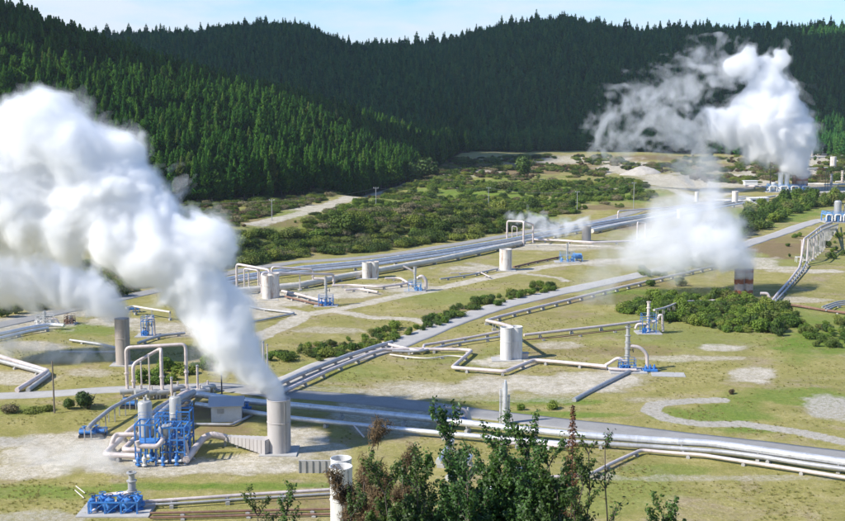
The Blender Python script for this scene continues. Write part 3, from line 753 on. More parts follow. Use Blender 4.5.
# grass tufts
def tuft_mesh(seed):
    rs = np.random.RandomState(seed); V = []; Q = []
    for k in range(26):
        a = rs.rand() * 6.28; r = rs.rand() * .35; b = np.array([cos(a) * r, sin(a) * r, 0]); l = .25 + .35 * rs.rand(); d = np.array([cos(a), sin(a), 0]) * l * rs.rand() * .8 + np.array([0, 0, l]); s_ = np.array([-sin(a), cos(a), 0]) * .035
        n = len(V); V += [b - s_, b + s_, b + d * .6 + s_ * .8, b + d]; Q.append((n, n + 1, n + 2, n + 3))
    me = raw_mesh('tuft', np.array(V), np.array(Q), [M['tuft']]); return bpy.data.objects.new('tuft_shape', me)
tufts = [tuft_mesh(k) for k in range(4)]
rs = np.random.RandomState(8)
n = 46000
aa = np.radians(rs.uniform(-22, 22, n)); dd = np.exp(rs.uniform(np.log(125), np.log(330), n)); x = dd * np.sin(aa); y = dd * np.cos(aa)
ga = bpy.data.objects['ground'].data
_z = H(x, y); f = y * CT - (_z - CZ) * ST; px = 422.5 + F * x / f; py = 260.5 - F * (y * ST + (_z - CZ) * CT) / f
dens = sstep(-.4, .5, fbm2(x / 9, y / 9, 3, 55.)) * .6
TUFT_AVOID = [[(255, 396), (330, 364), (440, 327), (570, 290), (700, 259)], [(200, 385), (330, 397), (500, 416), (700, 440), (880, 462)], [(-60, 398), (60, 393), (215, 386)]]
keep = rs.rand(n) < dens
for pl, w_ in zip(TUFT_AVOID, (4.6, 5.5, 3.5)):
    C_ = [G(*p) for p in pl]
    for p, q in zip(C_[:-1], C_[1:]):
        vx, vy = q.x - p.x, q.y - p.y; t_ = np.clip(((x - p.x) * vx + (y - p.y) * vy) / (vx * vx + vy * vy), 0, 1)
        keep &= np.hypot(x - p.x - t_ * vx, y - p.y - t_ * vy) > w_
_pg = PGRID[2][np.clip(np.searchsorted(PGRID[1], dd) - 0, 0, len(PGRID[1]) - 1), np.clip(np.searchsorted(PGRID[0], np.degrees(aa)), 0, len(PGRID[0]) - 1)]
keep &= _pg < .25
keep &= ~((px < 340) & (py > 425) & (py < 480)) & ~((px > 120) & (px < 300) & (py > 380))
x, y, _z = x[keep], y[keep], _z[keep]
scatter('grass_tufts', np.stack([x, y, _z - .03], -1), rs.uniform(.25, .7, len(x)), tufts, 'short dry grass growing over the valley floor', 'grass')
# ------------------------------------------------------------------ plant builders
def W(px, pyb, pyt):
    b = G(px, pyb); return b + Vector((0, 0, topz(b, pyt)))
def rim_pts(o): pass
def barrel(root, b, r, h, matn, name='barrel', inner=True):
    mb = MB(); i = r * .90
    mb.lathe([(r, -.5), (r, h * .33), (r * 1.0, h * .66), (r, h), (i, h), (i, h * .45), (.02, h * .44)], b, 32, False)
    o = mb.build(name, M[matn], root)
    q = MB().torus(b + Vector((0, 0, h)), r * .985, .07, (0, 0, 1), 32, 6).build('rim', M[matn], o)
    q = MB().torus(b + Vector((0, 0, h * .58)), r * 1.01, .06, (0, 0, 1), 32, 6).build('hoop', M[matn], o)
    return o
def silencer(px, py, top, wpx, matn, label, group=None, twin=None, inlet=None, slab=True, name='silencer'):
    b = G(px, py); h = topz(b, top); r = wpx * mpp(b) / 2; b = b + Vector((0, r, 0)); 
    root = empty(name, b, label, 'silencer stack', group)
    barrel(root, b, r, h, matn)
    if twin:
        dx, dy = twin; b2 = b + Vector((dx * mpp(b), dy * mpp(b), 0)); b2.z = gz(b2.x, b2.y); barrel(root, b2, r, h, matn)
    if slab: MB().box(b + Vector((0, 0, -.05)), (r * 3.2 + (abs(twin[0]) * mpp(b) if twin else 0), r * 3, .4)).build('footing', M['slab'], root)
    if inlet:
        for q in inlet:
            a = Vector(b) + Vector((q[0] * r, -q[1] * r, q[2] * h)); a2 = Vector(b) + Vector((q[3] * r, -q[4] * r, q[5] * h))
            MB().tube([a, a2], q[6] * r, 14).build('inlet_pipe', M['whitepipe'], root)
    # access ladder
    mb = MB(); a = -.9
    for s in (-.18, .18):
        p = b + Vector((cos(a) * r * 1.06 + s * .6, sin(a) * r * 1.06 + s * .6, 0)); mb.bar(p, p + Vector((0, 0, h)), .05)
    for k in range(int(h / .45)):
        p = b + Vector((cos(a) * r * 1.06, sin(a) * r * 1.06, .3 + k * .45)); mb.bar(p - Vector((.11, .11, 0)), p + Vector((.11, .11, 0)), .04)
    mb.build('ladder', M['greypipe'], root)
    return root
def pipeline(pts, h, r, matn, label, name='steam_pipeline', cat='pipeline', group=None, sup=9.0, fil=1.5, world=None, bands=True, seg=16, supmat='slab', smin=.15):
    P_ = world if world is not None else [G(p[0], p[1], (p[2] if len(p) > 2 else h)) for p in pts]
    path = fillet(P_, fil)
    org = Vector(P_[0]); org.z = gz(org.x, org.y)
    root = empty(name, org, label, cat, group)
    pm_ = MB().tube(path, r, seg)
    # walk along for bands and supports
    L = 0; nb = 4.0; ns = sup * .5; bm_ = MB(); k = 0
    for a, b in zip(path[:-1], path[1:]):
        l = (b - a).length
        if l < 1e-4: continue
        t = (b - a) / l
        while nb < L + l:
            p = a + t * (nb - L); bm_.tube([p - t * .09, p + t * .09], r * 1.05, seg); nb += 6.0
        while sup and ns < L + l:
            p = a + t * (ns - L); g = gz(p.x, p.y); hh = p.z - r - g
            if abs(t.z) < .4 and hh > smin and k < 90:
                az = atan2(t.y, t.x); mb = MB(); 
                mb.box((p.x, p.y, g + min(hh * .5, .25) - .15), (.5, max(r * 2.6, .7), min(hh, .5) + .3), az)
                n = Vector((-t.y, t.x, 0)).normalized()
                if hh > .5:
                    for s in (-1, 1): mb.bar((p.x + n.x * s * r * .8, p.y + n.y * s * r * .8, g), (p.x + n.x * s * r * .8, p.y + n.y * s * r * .8, p.z), .14)
                    mb.bar(p + n * -r + Vector((0, 0, -r * .95)), p + n * r + Vector((0, 0, -r * .95)), .16)
                else: mb.box((p.x, p.y, p.z - r * .9), (.25, r * 1.9, r * .5), az)
                mb.build('support', M[supmat], root); k += 1
            ns += sup
        L += l
    if bands and bm_.v: pm_.add(bm_.v, bm_.f)
    pm_.build('pipe', M[matn], root)
    return root
def loop_pipe(legs, r, label, group=None, matn='whitepipe', sup=0, name='expansion_loop'):
    """legs: (px, py_base or None, py_top): goes up a leg, across the tops, down"""
    P_ = []
    for i, (px, pb, pt) in enumerate(legs):
        b = G(px, pb); t = b + Vector((0, 0, topz(b, pt)))
        if i == 0: P_ += [b + Vector((0, 0, .1)), t]
        elif i == len(legs) - 1: P_ += [t, b + Vector((0, 0, .1))]
        else: P_ += [t]
    root = empty(name, G(legs[0][0], legs[0][1]), label, 'pipe loop', group)
    MB().tube(fillet(P_, r * 3), r, 14).build('pipe', M[matn], root)
    for i, (px, pb, pt) in enumerate(legs):
        b = G(px, pb); MB().cyl(b + Vector((0, 0, -.2)), r * 1.9, .45, 14).build('footing', M['slab'], root)
        if 0 < i < len(legs) - 1: MB().tube([b, b + Vector((0, 0, topz(b, pt)))], r * .45, 8).build('post', M[matn], root)
        else: MB().tube([b + Vector((0, 0, topz(b, pt) * .42)), b + Vector((0, 0, topz(b, pt) * .42 + .25))], r * 1.5, 14).build('flange', M[matn], root)
    return root
def frame_mb(c, w, d, h, levels, t=.18, brace=True, bays=1, rail=True):
    mb = MB(); x0, x1, y0, y1 = c.x - w / 2, c.x + w / 2, c.y - d / 2, c.y + d / 2
    xs = [x0 + (x1 - x0) * i / bays for i in range(bays + 1)]
    for x in xs:
        for y in (y0, y1): mb.bar((x, y, c.z - .3), (x, y, c.z + h), t)
    for l in range(1, levels + 1):
        z = c.z + h * l / levels
        for y in (y0, y1): mb.bar((x0, y, z), (x1, y, z), t * .9)
        for x in xs: mb.bar((x, y0, z), (x, y1, z), t * .9)
        if brace:
            for i in range(bays): mb.bar((xs[i], y0, z - h / levels), (xs[i + 1], y0, z), t * .5)
    if rail:
        z = c.z + h
        for dz in (.55, 1.05):
            for y in (y0, y1): mb.bar((x0, y, z + dz), (x1, y, z + dz), t * .45)
            for x in (x0, x1): mb.bar((x, y0, z + dz), (x, y1, z + dz), t * .45)
        for x in xs:
            for y in (y0, y1): mb.bar((x, y, z), (x, y, z + 1.05), t * .45)
    return mb
def valve_stack(b, r, h, seed=0):
    rr = random.Random(seed); prof = [(r * 1.1, -.3)]; z = 0.0
    while z < h - .3:
        dz = rr.uniform(.9, 1.9); q = rr.choice((.62, .7, .8)); prof += [(r * q, z), (r * q, z + dz * .8), (r * 1.05, z + dz * .8), (r * 1.05, z + dz * .8 + .12), (r * .6, z + dz * .8 + .14), (r * .6, z + dz)]; z += dz
    prof += [(r * .6, h), (r * .3, h + .05), (.02, h + .06)]
    return MB().lathe(prof, b, 18, False)
def wellhead(px, py, top, r, label, blue='blue', group=None, bw=3.0, bd=2.5, bh=1.6, pipes=(), seed=1, slab=(5, 4), side=None, stackmat='steel', wheel=True):
    b = G(px, py); h = topz(b, top)
    root = empty('wellhead', b, label, 'wellhead', group)
    MB().box(b + Vector((0, 0, -.05)), (slab[0], slab[1], .5)).build('cellar_slab', M['slab'], root)
    valve_stack(b + Vector((0, 0, .2)), r, h - .2, seed).build('valve_stack', M[stackmat], root)
    mb = frame_mb(b + Vector((0, 0, .2)), bw, bd, bh, 1, .14, True, 2, True); mb.build('platform', M[blue], root)
    rr = random.Random(seed)
    for k in range(3):
        c = b + Vector((rr.uniform(-.45, .45) * bw, rr.uniform(-.4, .2) * bd, .2)); s = rr.uniform(.35, .6)
        m2 = MB(); m2.lathe([(s * .9, 0), (s * .9, .15), (s * .5, .2), (s * .7, .6), (s * .7, .95), (s * .3, 1.1), (s * .12, 1.7)], c, 14)
        m2.tube([c + Vector((-1.3 * s, 0, .6)), c + Vector((1.3 * s, 0, .6))], s * .45, 12)
        o = m2.build('valve_body', M[blue], root)
        MB().torus(c + Vector((0, 0, 1.7)), s * .6, .05, (0, 0, 1), 18, 5).bar(c + Vector((-s * .6, 0, 1.7)), c + Vector((s * .6, 0, 1.7)), .05).build('handwheel', M['dark'], o)
    if wheel: MB().torus(b + Vector((r * 1.9, -.2, h * .55)), r * .8, .06, (1, 0, 0), 18, 5).bar(b + Vector((0, -.2, h * .55)), b + Vector((r * 1.9, -.2, h * .55)), .1).build('handwheel', M['dark'], root)
    for q in pipes:
        pr, pm, pts = q
        pp = [b + Vector(p) for p in pts]
        MB().tube(fillet(pp, .9), pr, 14).build('outlet_pipe', M[pm], root)
    return root, b, h
def vec_to(b, px, pyb, pyt=None):
    g = G(px, pyb)
    if pyt is not None: g = g + Vector((0, 0, topz(g, pyt)))
    return tuple(g - b)
def pole(px, py, top, label, matn='wood', r=.14, arm=True, group='power poles in the scrub'):
    b = G(px, py); h = topz(b, top)
    root = empty('power_pole', b, label, 'pole', group)
    MB().tube([b + Vector((0, 0, -.5)), b + Vector((0, 0, h))], r, 8, True, r * .7).build('post', M[matn], root)
    if arm:
        MB().box(b + Vector((0, 0, h - .5)), (1.9, .12, .14)).build('cross_arm', M[matn], root)
        for s in (-.85, 0, .85): MB().lathe([(.05, 0), (.1, .1), (.05, .2), (.09, .3), (.02, .36)], b + Vector((s, 0, h - .43)), 8).build('insulator', M['white'], root)
    return root, b + Vector((0, 0, h))

# ---- foreground pipelines
pipeline([(196, 394), (225, 398), (256, 402), (300, 406), (350, 411), (427, 418.5), (500, 427), (580, 435), (658, 440.5), (712, 443.5), (756, 449.5), (800, 456), (880, 467)], 1.5, .56, 'silver',
         'thick silver lagged pipeline, the upper of the pair crossing the foreground', name='main_pipeline', sup=11)
pipeline([(196, 404), (256, 413), (291, 418), (353, 424.5), (435, 432.5), (500, 438.5), (560, 443.5)], .9, .40, 'silver',
         'silver pipeline just below the thick upper one in the foreground, left half', name='main_pipeline', sup=10)
pipeline([(560, 441), (600, 443.5), (658, 447), (720, 451.5), (760, 456.5), (800, 463), (880, 474)], .75, .36, 'greypipe',
         'dull grey pipeline in the shade under the thick silver one, right half', name='main_pipeline', sup=12)
pipeline([(540, 478), (590, 474.5), (612, 463), (641, 450), (668, 452.5), (703, 455), (735, 460), (790, 468.5), (880, 483)], .6, .26, 'whitepipe',
         'slim pale pipe with a dog-leg bend in front of the silver pipelines', sup=8, fil=.8)
pipeline([(353, 424.5, .9), (358, 430, .7), (364, 437, .3)], .6, .14, 'whitepipe', 'short thin branch pipe dropping from the lower silver pipeline', sup=0, bands=False)
pipeline([(500, 444), (535, 442.5), (560, 446.5), (572, 445)], .7, .25, 'whitepipe', 'short white pipe with an elbow half hidden behind the tall red seed stalk', sup=5, fil=.5)
pipeline([(143, 501.5), (190, 498.5), (240, 495), (290, 492), (332, 489.5)], .8, .22, 'whitepipe', 'white pipe running from the near wellhead to the cylindrical silencer at the bottom', sup=7)
pipeline([(143, 505), (190, 502.5), (240, 499), (290, 496), (332, 493.5)], .6, .15, 'greypipe', 'thin grey pipe beneath the white one at the bottom left', sup=7)
pipeline([(150, 513), (200, 512), (250, 510.5), (330, 509)], .4, .16, 'rustpipe', 'brown rusty pipe at the bottom, upper of two', sup=8, group=None)
pipeline([(150, 517.5), (200, 516.5), (250, 515), (330, 514)], .35, .16, 'rustpipe', 'brown rusty pipe at the bottom, lower of two', sup=8)
# ---- bottom silencer pair
silencer(341, 536, 461.5, 21, 'whitesteel', 'pale open cylinder standing behind its twin at the bottom beside the dry shrub', slab=True)
silencer(341, 547, 470, 22.5, 'whitesteel', 'front pale open cylinder at the bottom beside the dry shrub', slab=True)
b = G(315, 474); root = empty('block_wall', b, 'low grey concrete wall left of the pale cylinders at the bottom', 'low wall')
MB().box(b + Vector((0, .6, .8)), (4.6, .35, 2.0)).build('wall_panel', M['slab'], root)
mb = MB(); [mb.bar(b + Vector((-2.2 + .9 * k, .35, 0)), b + Vector((-2.2 + .9 * k, .35, 1.8)), .08) for k in range(6)]; mb.build('posts', M['greypipe'], root)
# ---- big silencer with ribbed duct
sil = silencer(278, 455, 402, 23.5, 'stackpaint', 'tall grey steam stack with ribbed duct, billowing steam in the foreground', slab=True, name='steam_stack')
sb_ = Vector(sil.location)
mb = MB(); p0 = G(225, 437.5, 1.3); p1 = Vector((sb_.x - 1.2, sb_.y - 1.0, sb_.z + 1.15))
du = (p1 - p0); n = 11
hs = [(.75 + 1.55 * i / n) for i in range(n + 1)]
core = MB()
for i in range(n):
    a, c = p0 + du * (i / n), p0 + du * ((i + .82) / n); a2 = p0 + du * ((i + 1) / n)
    hh = hs[i]
    core.bar(a - Vector((0, 0, 1.3 * 0)), c, hh * 1.05, hh)
    core.bar(c, a2, hh * .88, hh * .86)
dct = core.build('ribbed_duct', M['stackpaint'], sil)
for i in range(0, n + 1, 3):
    p = p0 + du * (i / n); MB().bar((p.x, p.y, gz(p.x, p.y) - .2), (p.x, p.y, p.z), .3).build('duct_leg', M['slab'], sil)
pipeline([(186, 460, .7), (197, 446, .8), (204, 437.5, 1.6), (212, 434.5, 1.9), (226, 437.5, 1.3)], 1, .52, 'whitepipe', 'thick bent pipe feeding the ribbed duct of the grey stack', name='inlet_pipe', sup=5, fil=1.2)
# ---- rear left stack
silencer(121.5, 366, 320, 14.5, 'tanstack', 'slim grey stack on the left whose steam drifts off the left edge', slab=True, name='steam_stack')
# ---- separator station
def vessel(px, pyb, top, wpx, label, leg=2.0, group=None, matn='steel', cone=False, name='separator_vessel'):
    b = G(px, pyb); h = topz(b, top); r = wpx * mpp(b) / 2
    root = empty(name, b, label, 'steam vessel', group)
    z0 = leg
    prof = [(.02, z0 - r * .4), (r * .6, z0 - r * .28), (r, z0), (r, h - r * .35), (r * .86, h - r * .12), (r * .5, h - .02), (.02, h)] if not cone else [(.12, .1), (.2, z0 - 1.2), (r * .4, z0 - .6), (r * 1.05, h - .9), (r * 1.05, h - .35), (r * .9, h - .3), (r * .9, h - .1), (.02, h)]
    MB().lathe(prof, b, 28, False).build('shell', M[matn], root)
    if not cone:
        for k in range(4):
            a = k * pi / 2 + .4; MB().tube([b + Vector((cos(a) * r * .85, sin(a) * r * .85, -.3)), b + Vector((cos(a) * r * .85, sin(a) * r * .85, z0 + .2))], .12, 8).build('leg', M['blue'], root)
        MB().torus(b + Vector((0, 0, z0 + (h - z0) * .5)), r * 1.01, .05, (0, 0, 1), 28, 6).build('hoop', M[matn], root)
        MB().tube([b + Vector((0, 0, h - .1)), b + Vector((0, 0, h + .5))], r * .22, 12).build('nozzle', M['greypipe'], root)
    return root, b, h
vessel(146.5, 455, 400.5, 14, 'taller rounded grey separator tank behind the left blue frame', 3.0)
vessel(176.5, 449, 396, 11.5, 'slimmer grey separator tank behind the right blue frame', 3.2)
vessel(166.5, 462, 424.5, 13, 'short funnel-shaped grey hopper set in the right blue frame', 4.2, cone=True, name='hopper_vessel')
def blue_frame(px, py, top, wpx, dep, label, levels=2, bays=2):
    b = G(px, py); h = topz(b, top); w = wpx * mpp(b)
    c = b + Vector((0, dep / 2, 0)); root = empty('steel_frame', b, label, 'steel frame')
    frame_mb(c, w, dep, h, levels, .2, False, bays, False).build('frame', M['blue'], root)
    m2 = frame_mb(c + Vector((0, 0, h - .01)), w, dep, .02, 1, .08, False, bays, True); m2.build('handrail', M['blue'], root)
    MB().box(c + Vector((0, 0, h * .5 + .15)), (w * .96, dep * .96, .07)).build('deck', M['blue'], root)
    return root, b, h, w
blue_frame(146, 465, 425, 20, 3.0, 'blue steel frame round the taller separator tank', 2, 2)
blue_frame(174, 464, 428, 22, 3.2, 'blue steel frame round the funnel-shaped hopper', 3, 3)
blue_frame(184, 452, 412, 13, 2.6, 'narrow blue steel frame under the slimmer separator tank', 3, 1)
blue_frame(163, 448, 416, 14, 2.0, 'blue steel frame between the two separator tanks', 2, 2)
pipeline(None, 0, .42, 'whitepipe', 'large pipe turning at the front left corner of the blue steam station', name='station_pipe', sup=6, fil=1.0,
         world=[G(139, 456, .9), G(104, 454.5, .9), G(130, 430, .9), G(165, 404, .9), G(192, 389, .9)])
pipeline(None, 0, .42, 'whitepipe', 'large pipe with a rounded elbow tucked inside the corner pipe of the steam station', name='station_pipe', sup=6, fil=1.0,
         world=[G(142, 450, .9), G(123, 450, .9), G(150, 424, .9), G(198, 390, .9)])
pipeline(None, 0, .36, 'whitepipe', 'raised white pipe bending down at the left of the blue steam station', name='station_pipe', sup=0, fil=1.0,
         world=[W(137, 450, 434.5), W(117, 450, 434.5), W(114, 452, 438), G(110, 450, .3)])
pipeline(None, 0, .36, 'whitepipe', 'white U-shaped pipe slung across the left blue frame', name='station_pipe', sup=0, fil=1.4, bands=False,
         world=[W(138, 466, 441), W(139, 466, 446), W(158, 466, 446.5), W(163, 465, 441), W(164, 463, 437)])
pipeline(None, 0, .30, 'whitepipe', 'white arched pipe on the right side of the blue steam station', name='station_pipe', sup=0, fil=1.0, bands=False,
         world=[W(174, 463, 447), W(176, 462, 438.5), W(184, 462, 438.5), W(187, 462, 446), G(187, 461, .2)])
pipeline(None, 0, .5, 'greypipe', 'fat grey pipe slanting up to the slimmer separator tank', name='station_pipe', sup=0, fil=1.2,
         world=[W(154, 440, 420), W(170, 428, 406), W(182, 420, 398), W(194, 405, 392)])
rr_ = random.Random(4)
for k in range(8):
    c = G(139 + 6.2 * k + rr_.uniform(-1, 1), 466 - rr_.uniform(0, 7), .2); s = rr_.uniform(.35, .6)
    root = empty('control_valve', G(139 + 6.2 * k, 464), ['blue and white control valve at the left end under the blue frames', 'second low valve from the left under the blue frames', 'third low valve from the left under the blue frames', 'fourth low valve from the left under the blue frames',
                 'fifth low valve from the left under the blue frames', 'sixth low valve from the left under the blue frames', 'seventh low valve from the left under the blue frames', 'low valve at the right end under the blue frames'][k], 'valve', 'low valves under the blue frames')
    m2 = MB(); m2.lathe([(s * .8, 0), (s * .8, .15), (s * .45, .25), (s * .75, .7), (s * .75, 1.1), (s * .3, 1.3), (s * .12, 1.9)], c, 14); m2.build('valve_body', M[['blue', 'whitesteel'][k % 2]], root)
    MB().tube([c + Vector((-1.6 * s, 0, .6)), c + Vector((1.6 * s, 0, .6))], s * .5, 12).build('body_pipe', M[['whitesteel', 'blue'][k % 2]], root)
    MB().torus(c + Vector((0, 0, 1.9)), s * .6, .05, (0, 0, 1), 16, 5).build('handwheel', M['blue'], root)
# slanted gantry on the left with legs
P_ = [W(88, 440, 429), W(93, 434, 423), W(112, 422, 408), W(133, 410, 397), W(148, 402, 392)]
root = empty('raised_duct', G(88, 440), 'grey raised duct on legs climbing behind the left of the steam station', 'raised duct')
MB().tube(fillet(P_, 1), .34, 12).build('duct', M['greypipe'], root)
for p in (P_[0], P_[1], P_[2], (P_[2] + P_[3]) / 2, P_[3], (P_[1] + P_[2]) / 2):
    for s in (-.5, .5): MB().bar((p.x + s, p.y, gz(p.x, p.y) - .3), (p.x + s, p.y, p.z), .16).build('leg', M['greypipe'], root)
for (px, py, w, lab, mt) in ((88, 437, 2.6, 'low blue skid at the far left of the steam station', 'blue'), (99, 436, 1.8, 'small blue valve block right of the low blue skid', 'blue'), (128, 408, 2.4, 'blue machinery behind the raised grey duct', 'blue')):
    b = G(px, py); root = empty('pump_skid', b, lab, 'machinery')
    MB().box(b + Vector((0, 0, .2)), (w, 1.3, .4)).build('base_plate', M['dark'], root)
    m2 = MB().tube([b + Vector((-w * .5, 0, .8)), b + Vector((w * .5, 0, .8))], .36, 14); m2.tube([b + Vector((-w * .2, 0, .8)), b + Vector((-w * .2, 0, 1.7))], .16, 10); m2.build('casing', M[mt], root)
    MB().torus(b + Vector((-w * .2, 0, 1.7)), .35, .05, (0, 0, 1), 16, 5).build('handwheel', M[mt], root)
    frame_mb(b + Vector((0, .9, 0)), w * 1.1, .6, 1.1, 1, .1, True, 2, False).build('frame', M[mt], root)
# tall loops behind the station
loop_pipe([(127.5, 393, 347.5), (187, 393, 344)], .30, 'tallest pipe loop behind the steam station, spanning the widest')
loop_pipe([(134, 394, 364), (161, 390, 349), (162.5, 397, 349.5)], .30, 'pipe loop with a sloping top inside the tallest loop')
for (px, pb, pt, r, lab) in ((142, 396, 362, .13, 'thin vertical vent pipe between the legs of the tall loops, left one'), (150, 395, 356, .13, 'thin vertical vent pipe between the legs of the tall loops, right one'),
                             (172, 398, 378, .2, 'short stubby vent pipe right of the tall loops'), (198, 396, 366, .2, 'vent pipe in front of the steam, left of the hut'), (222, 399, 374, .12, 'thin black vent pipe rising behind the hut'),
                             (264, 390, 342, .18, 'slim white vent post beside the steam of the grey stack'), (268, 392, 345, .12, 'thin grey vent post right of the slim white one')):
    b = G(px, pb); h = topz(b, pt); root = empty('vent_pipe', b, lab, 'vent pipe')
    MB().tube([b + Vector((0, 0, -.2)), b + Vector((0, 0, h))], r, 10).build('riser', M['dark' if 'black' in lab else 'whitepipe'], root)
    MB().cyl(b, r * 2.2, .3, 12).build('flange', M['greypipe'], root); MB().lathe([(r * 1.3, 0), (r * 1.3, .25), (r * .9, .3)], b + Vector((0, 0, h - .1)), 10).build('cap', M['greypipe'], root)
rr_ = random.Random(9)
for k, (px, py) in enumerate(((128, 397), (141, 398), (152, 399), (163, 398), (178, 394), (188, 396), (200, 397), (208, 393))):
    b = G(px, py); r = rr_.uniform(.4, .6); L_ = rr_.uniform(2., 3.5); a = rr_.uniform(.2, .9)
    root = empty('pipe_manifold', b, '%s grey manifold drum on saddles behind the separator tanks' % ['first', 'second', 'third', 'fourth', 'fifth', 'sixth', 'seventh', 'last'][k], 'manifold', 'manifold drums behind the separator tanks')
    d_ = Vector((cos(a), sin(a), 0)) * L_ / 2; c = b + Vector((0, 0, r + .5))
    MB().tube([c - d_ * 1.05, c - d_, c + d_, c + d_ * 1.05], r, 14).build('drum', M['steel'], root)
    for s in (-.6, .6): MB().box(b + d_ * s + Vector((0, 0, .4)), (.3, r * 2, 1.0), a).build('saddle', M['slab'], root)
    MB().tube([c, c + Vector((0, 0, r + .7))], .15, 10).build('nozzle', M['whitepipe'], root)
# hut
b = G(225, 422); w = 30 * mpp(b); hh = 2.7; root = empty('hut', b, 'small pale hut with grey gable roof beside the steam stack', 'hut')
rz = .12; mt = Matrix.Rotation(rz, 3, 'Z'); c = b + Vector((0, 2.0, 0))
MB().box(c + Vector((0, 0, hh / 2 - .1)), (w, 4.0, hh + .2), rz).build('wall', M['hutwall'], root)
mb = MB(); vs = []
for sx in (-1, 1):
    for (yy, zz) in ((-2.5, hh - .1), (0, hh + .95), (2.5, hh - .1)):
        for dz in (0, .12): vs.append(c + mt @ Vector((sx * (w / 2 + .45), yy, zz + dz)))
mb.add(vs, [(0, 2, 8, 6), (2, 4, 10, 8), (1, 7, 9, 3), (3, 9, 11, 5), (0, 6, 7, 1), (4, 5, 11, 10), (0, 1, 3, 2), (2, 3, 5, 4), (6, 8, 9, 7), (8, 10, 11, 9)])
rf = mb.build('roof', M['hutroof'], root, smooth=False)
for sx in (-1, 1):
    vs = [c + mt @ Vector((sx * (w / 2 - .001), yy, zz)) for (yy, zz) in ((-1.99, hh), (1.99, hh), (0, hh + .84))]
    vs += [v - mt @ Vector((sx * .15, 0, 0)) for v in vs]
    MB().add(vs, [(0, 1, 2), (5, 4, 3), (0, 3, 4, 1), (1, 4, 5, 2), (2, 5, 3, 0)]).build('gable', M['hutwall'], root)
dr_ = MB().box(c + mt @ Vector((w / 2 + .03, -.4, 1.05)), (.08, .95, 2.1), rz).build('door', M['greypipe'], root)
MB().box(c + mt @ Vector((w / 2 + .12, -.05, 1.05)), (.12, .08, .14), rz).build('handle', M['dark'], dr_)
vt = MB()
for k in range(5): vt.box(c + mt @ Vector((-.9, -2.04, 1.5 + k * .16)), (1.1, .07, .08), rz)
vt.build('vent_grille', M['greypipe'], root)
pipeline([(192, 424), (232, 424.5), (246, 418), (256, 412.5), (270, 414)], .35, .22, 'greypipe', 'low grey pipe bending in front of the hut', sup=6, fil=.6)
b = G(247, 413); root = empty('valve_block', b, 'blue valve block beside the right wall of the hut', 'machinery')
MB().tube([b + Vector((0, 0, 0)), b + Vector((0, 0, 1.6))], .3, 12).tube([b + Vector((-.8, 0, .9)), b + Vector((.8, 0, .9))], .25, 12).build('valve_body', M['blue'], root); MB().torus(b + Vector((0, 0, 1.9)), .4, .05, (0, 0, 1), 16, 5).bar(b + Vector((0, 0, 1.5)), b + Vector((0, 0, 1.9)), .08).build('handwheel', M['blue'], root)
# ---- near wellhead bottom left
b = G(131, 508); root = empty('wellhead', b, 'wellhead with thick grey valve stack over blue machinery at the bottom left', 'wellhead'); h = topz(b, 475)
valve_stack(b + Vector((0, .8, 0)), .62, h, 3).build('valve_stack', M['steel'], root)
MB().tube(fillet([b + Vector((0, .6, h * .42)), W(112, 505, 494.5), W(99, 506, 497.5), G(94, 512, .2)], 1.2), .3, 14).build('outlet_pipe', M['whitepipe'], root)
MB().box(b + Vector((-1.5, -.5, -.02)), (9, 6, .4)).build('cellar_slab', M['slab'], root)
frame_mb(b + Vector((-1.6, -1.2, .1)), 6.0, 2.6, 1.5, 1, .2, True, 3, False).build('platform', M['blue'], root)
for k in range(6):
    c = b + Vector((-4.4 + 1.1 * k, -1.5 + .7 * (k % 2), .2)); s = .5 + .1 * (k % 3)
    o = MB().lathe([(s, 0), (s, .15), (s * .6, .25), (s * .85, .9), (s * .85, 1.5), (s * .3, 1.7), (s * .12, 2.1)], c, 14).tube([c + Vector((-1.2 * s, 0, .7)), c + Vector((1.2 * s, 0, .7))], s * .5, 12).build('valve_body', M['blue'], root)
    MB().torus(c + Vector((0, 0, 2.1)), .4, .05, (0, 0, 1), 16, 5).build('handwheel', M['blue' if k % 2 else 'dark'], o)
for k, (a, c) in enumerate((((76, 487), (85, 494)), ((75, 491), (84, 499)))):
    p, q = G(*a), G(*c); root = empty('pipe_offcut', p, ['upper', 'lower'][k] + ' of two loose pale poles lying on the grass near the bottom left wellhead', 'loose pole')
    MB().tube([p + Vector((0, 0, .15)), q + Vector((0, 0, .15))], .07, 8).build('pole', M['cream'], root); MB().box(p + (q - p) * .3 + Vector((0, 0, .03)), (.3, .2, .12)).build('chock', M['wood'], root)
# ---- left side
pole(54.5, 413, 361, 'dark timber pole standing by the road at the left', 'wood', .16, False, None)
pipeline([(-30, 348, .9), (0, 356.5, .9), (48, 371, .9), (17, 390, .5)], .9, .45, 'whitepipe', 'thick pipe making a sharp V-bend at the left edge', sup=7, fil=.8)
pipeline([(-30, 353, .8), (0, 361, .8), (50, 374, .6), (28, 390, .4)], .6, .42, 'greypipe', 'grey pipe running beneath the thick V-bend pipe at the left edge', sup=7, fil=.8)
pipeline([(-30, 340), (0, 334), (30, 327.5), (50, 324.5), (64, 325.5)], 1.0, .45, 'silver', 'silver pipe ending near the far left wellhead', sup=8)
pipeline([(-30, 344), (0, 338), (30, 331), (48, 328)], .7, .35, 'silver', 'thinner silver pipe below the one that ends near the far left wellhead', sup=8)
wellhead(45, 325, 311, .45, 'small pale wellhead at the far left below the drifting steam', 'whitesteel', bw=3.5, bh=1.2, seed=5, pipes=[(.25, 'whitepipe', [(0, 0, 1.5), (2.6, 0, 1.5), (3.2, 0, .3)])])
wellhead(70, 324, 316, .4, 'stubby brownish wellhead right of the pale one at the far left', 'rustpipe', bw=1.8, bh=1., seed=6, slab=(3, 3))
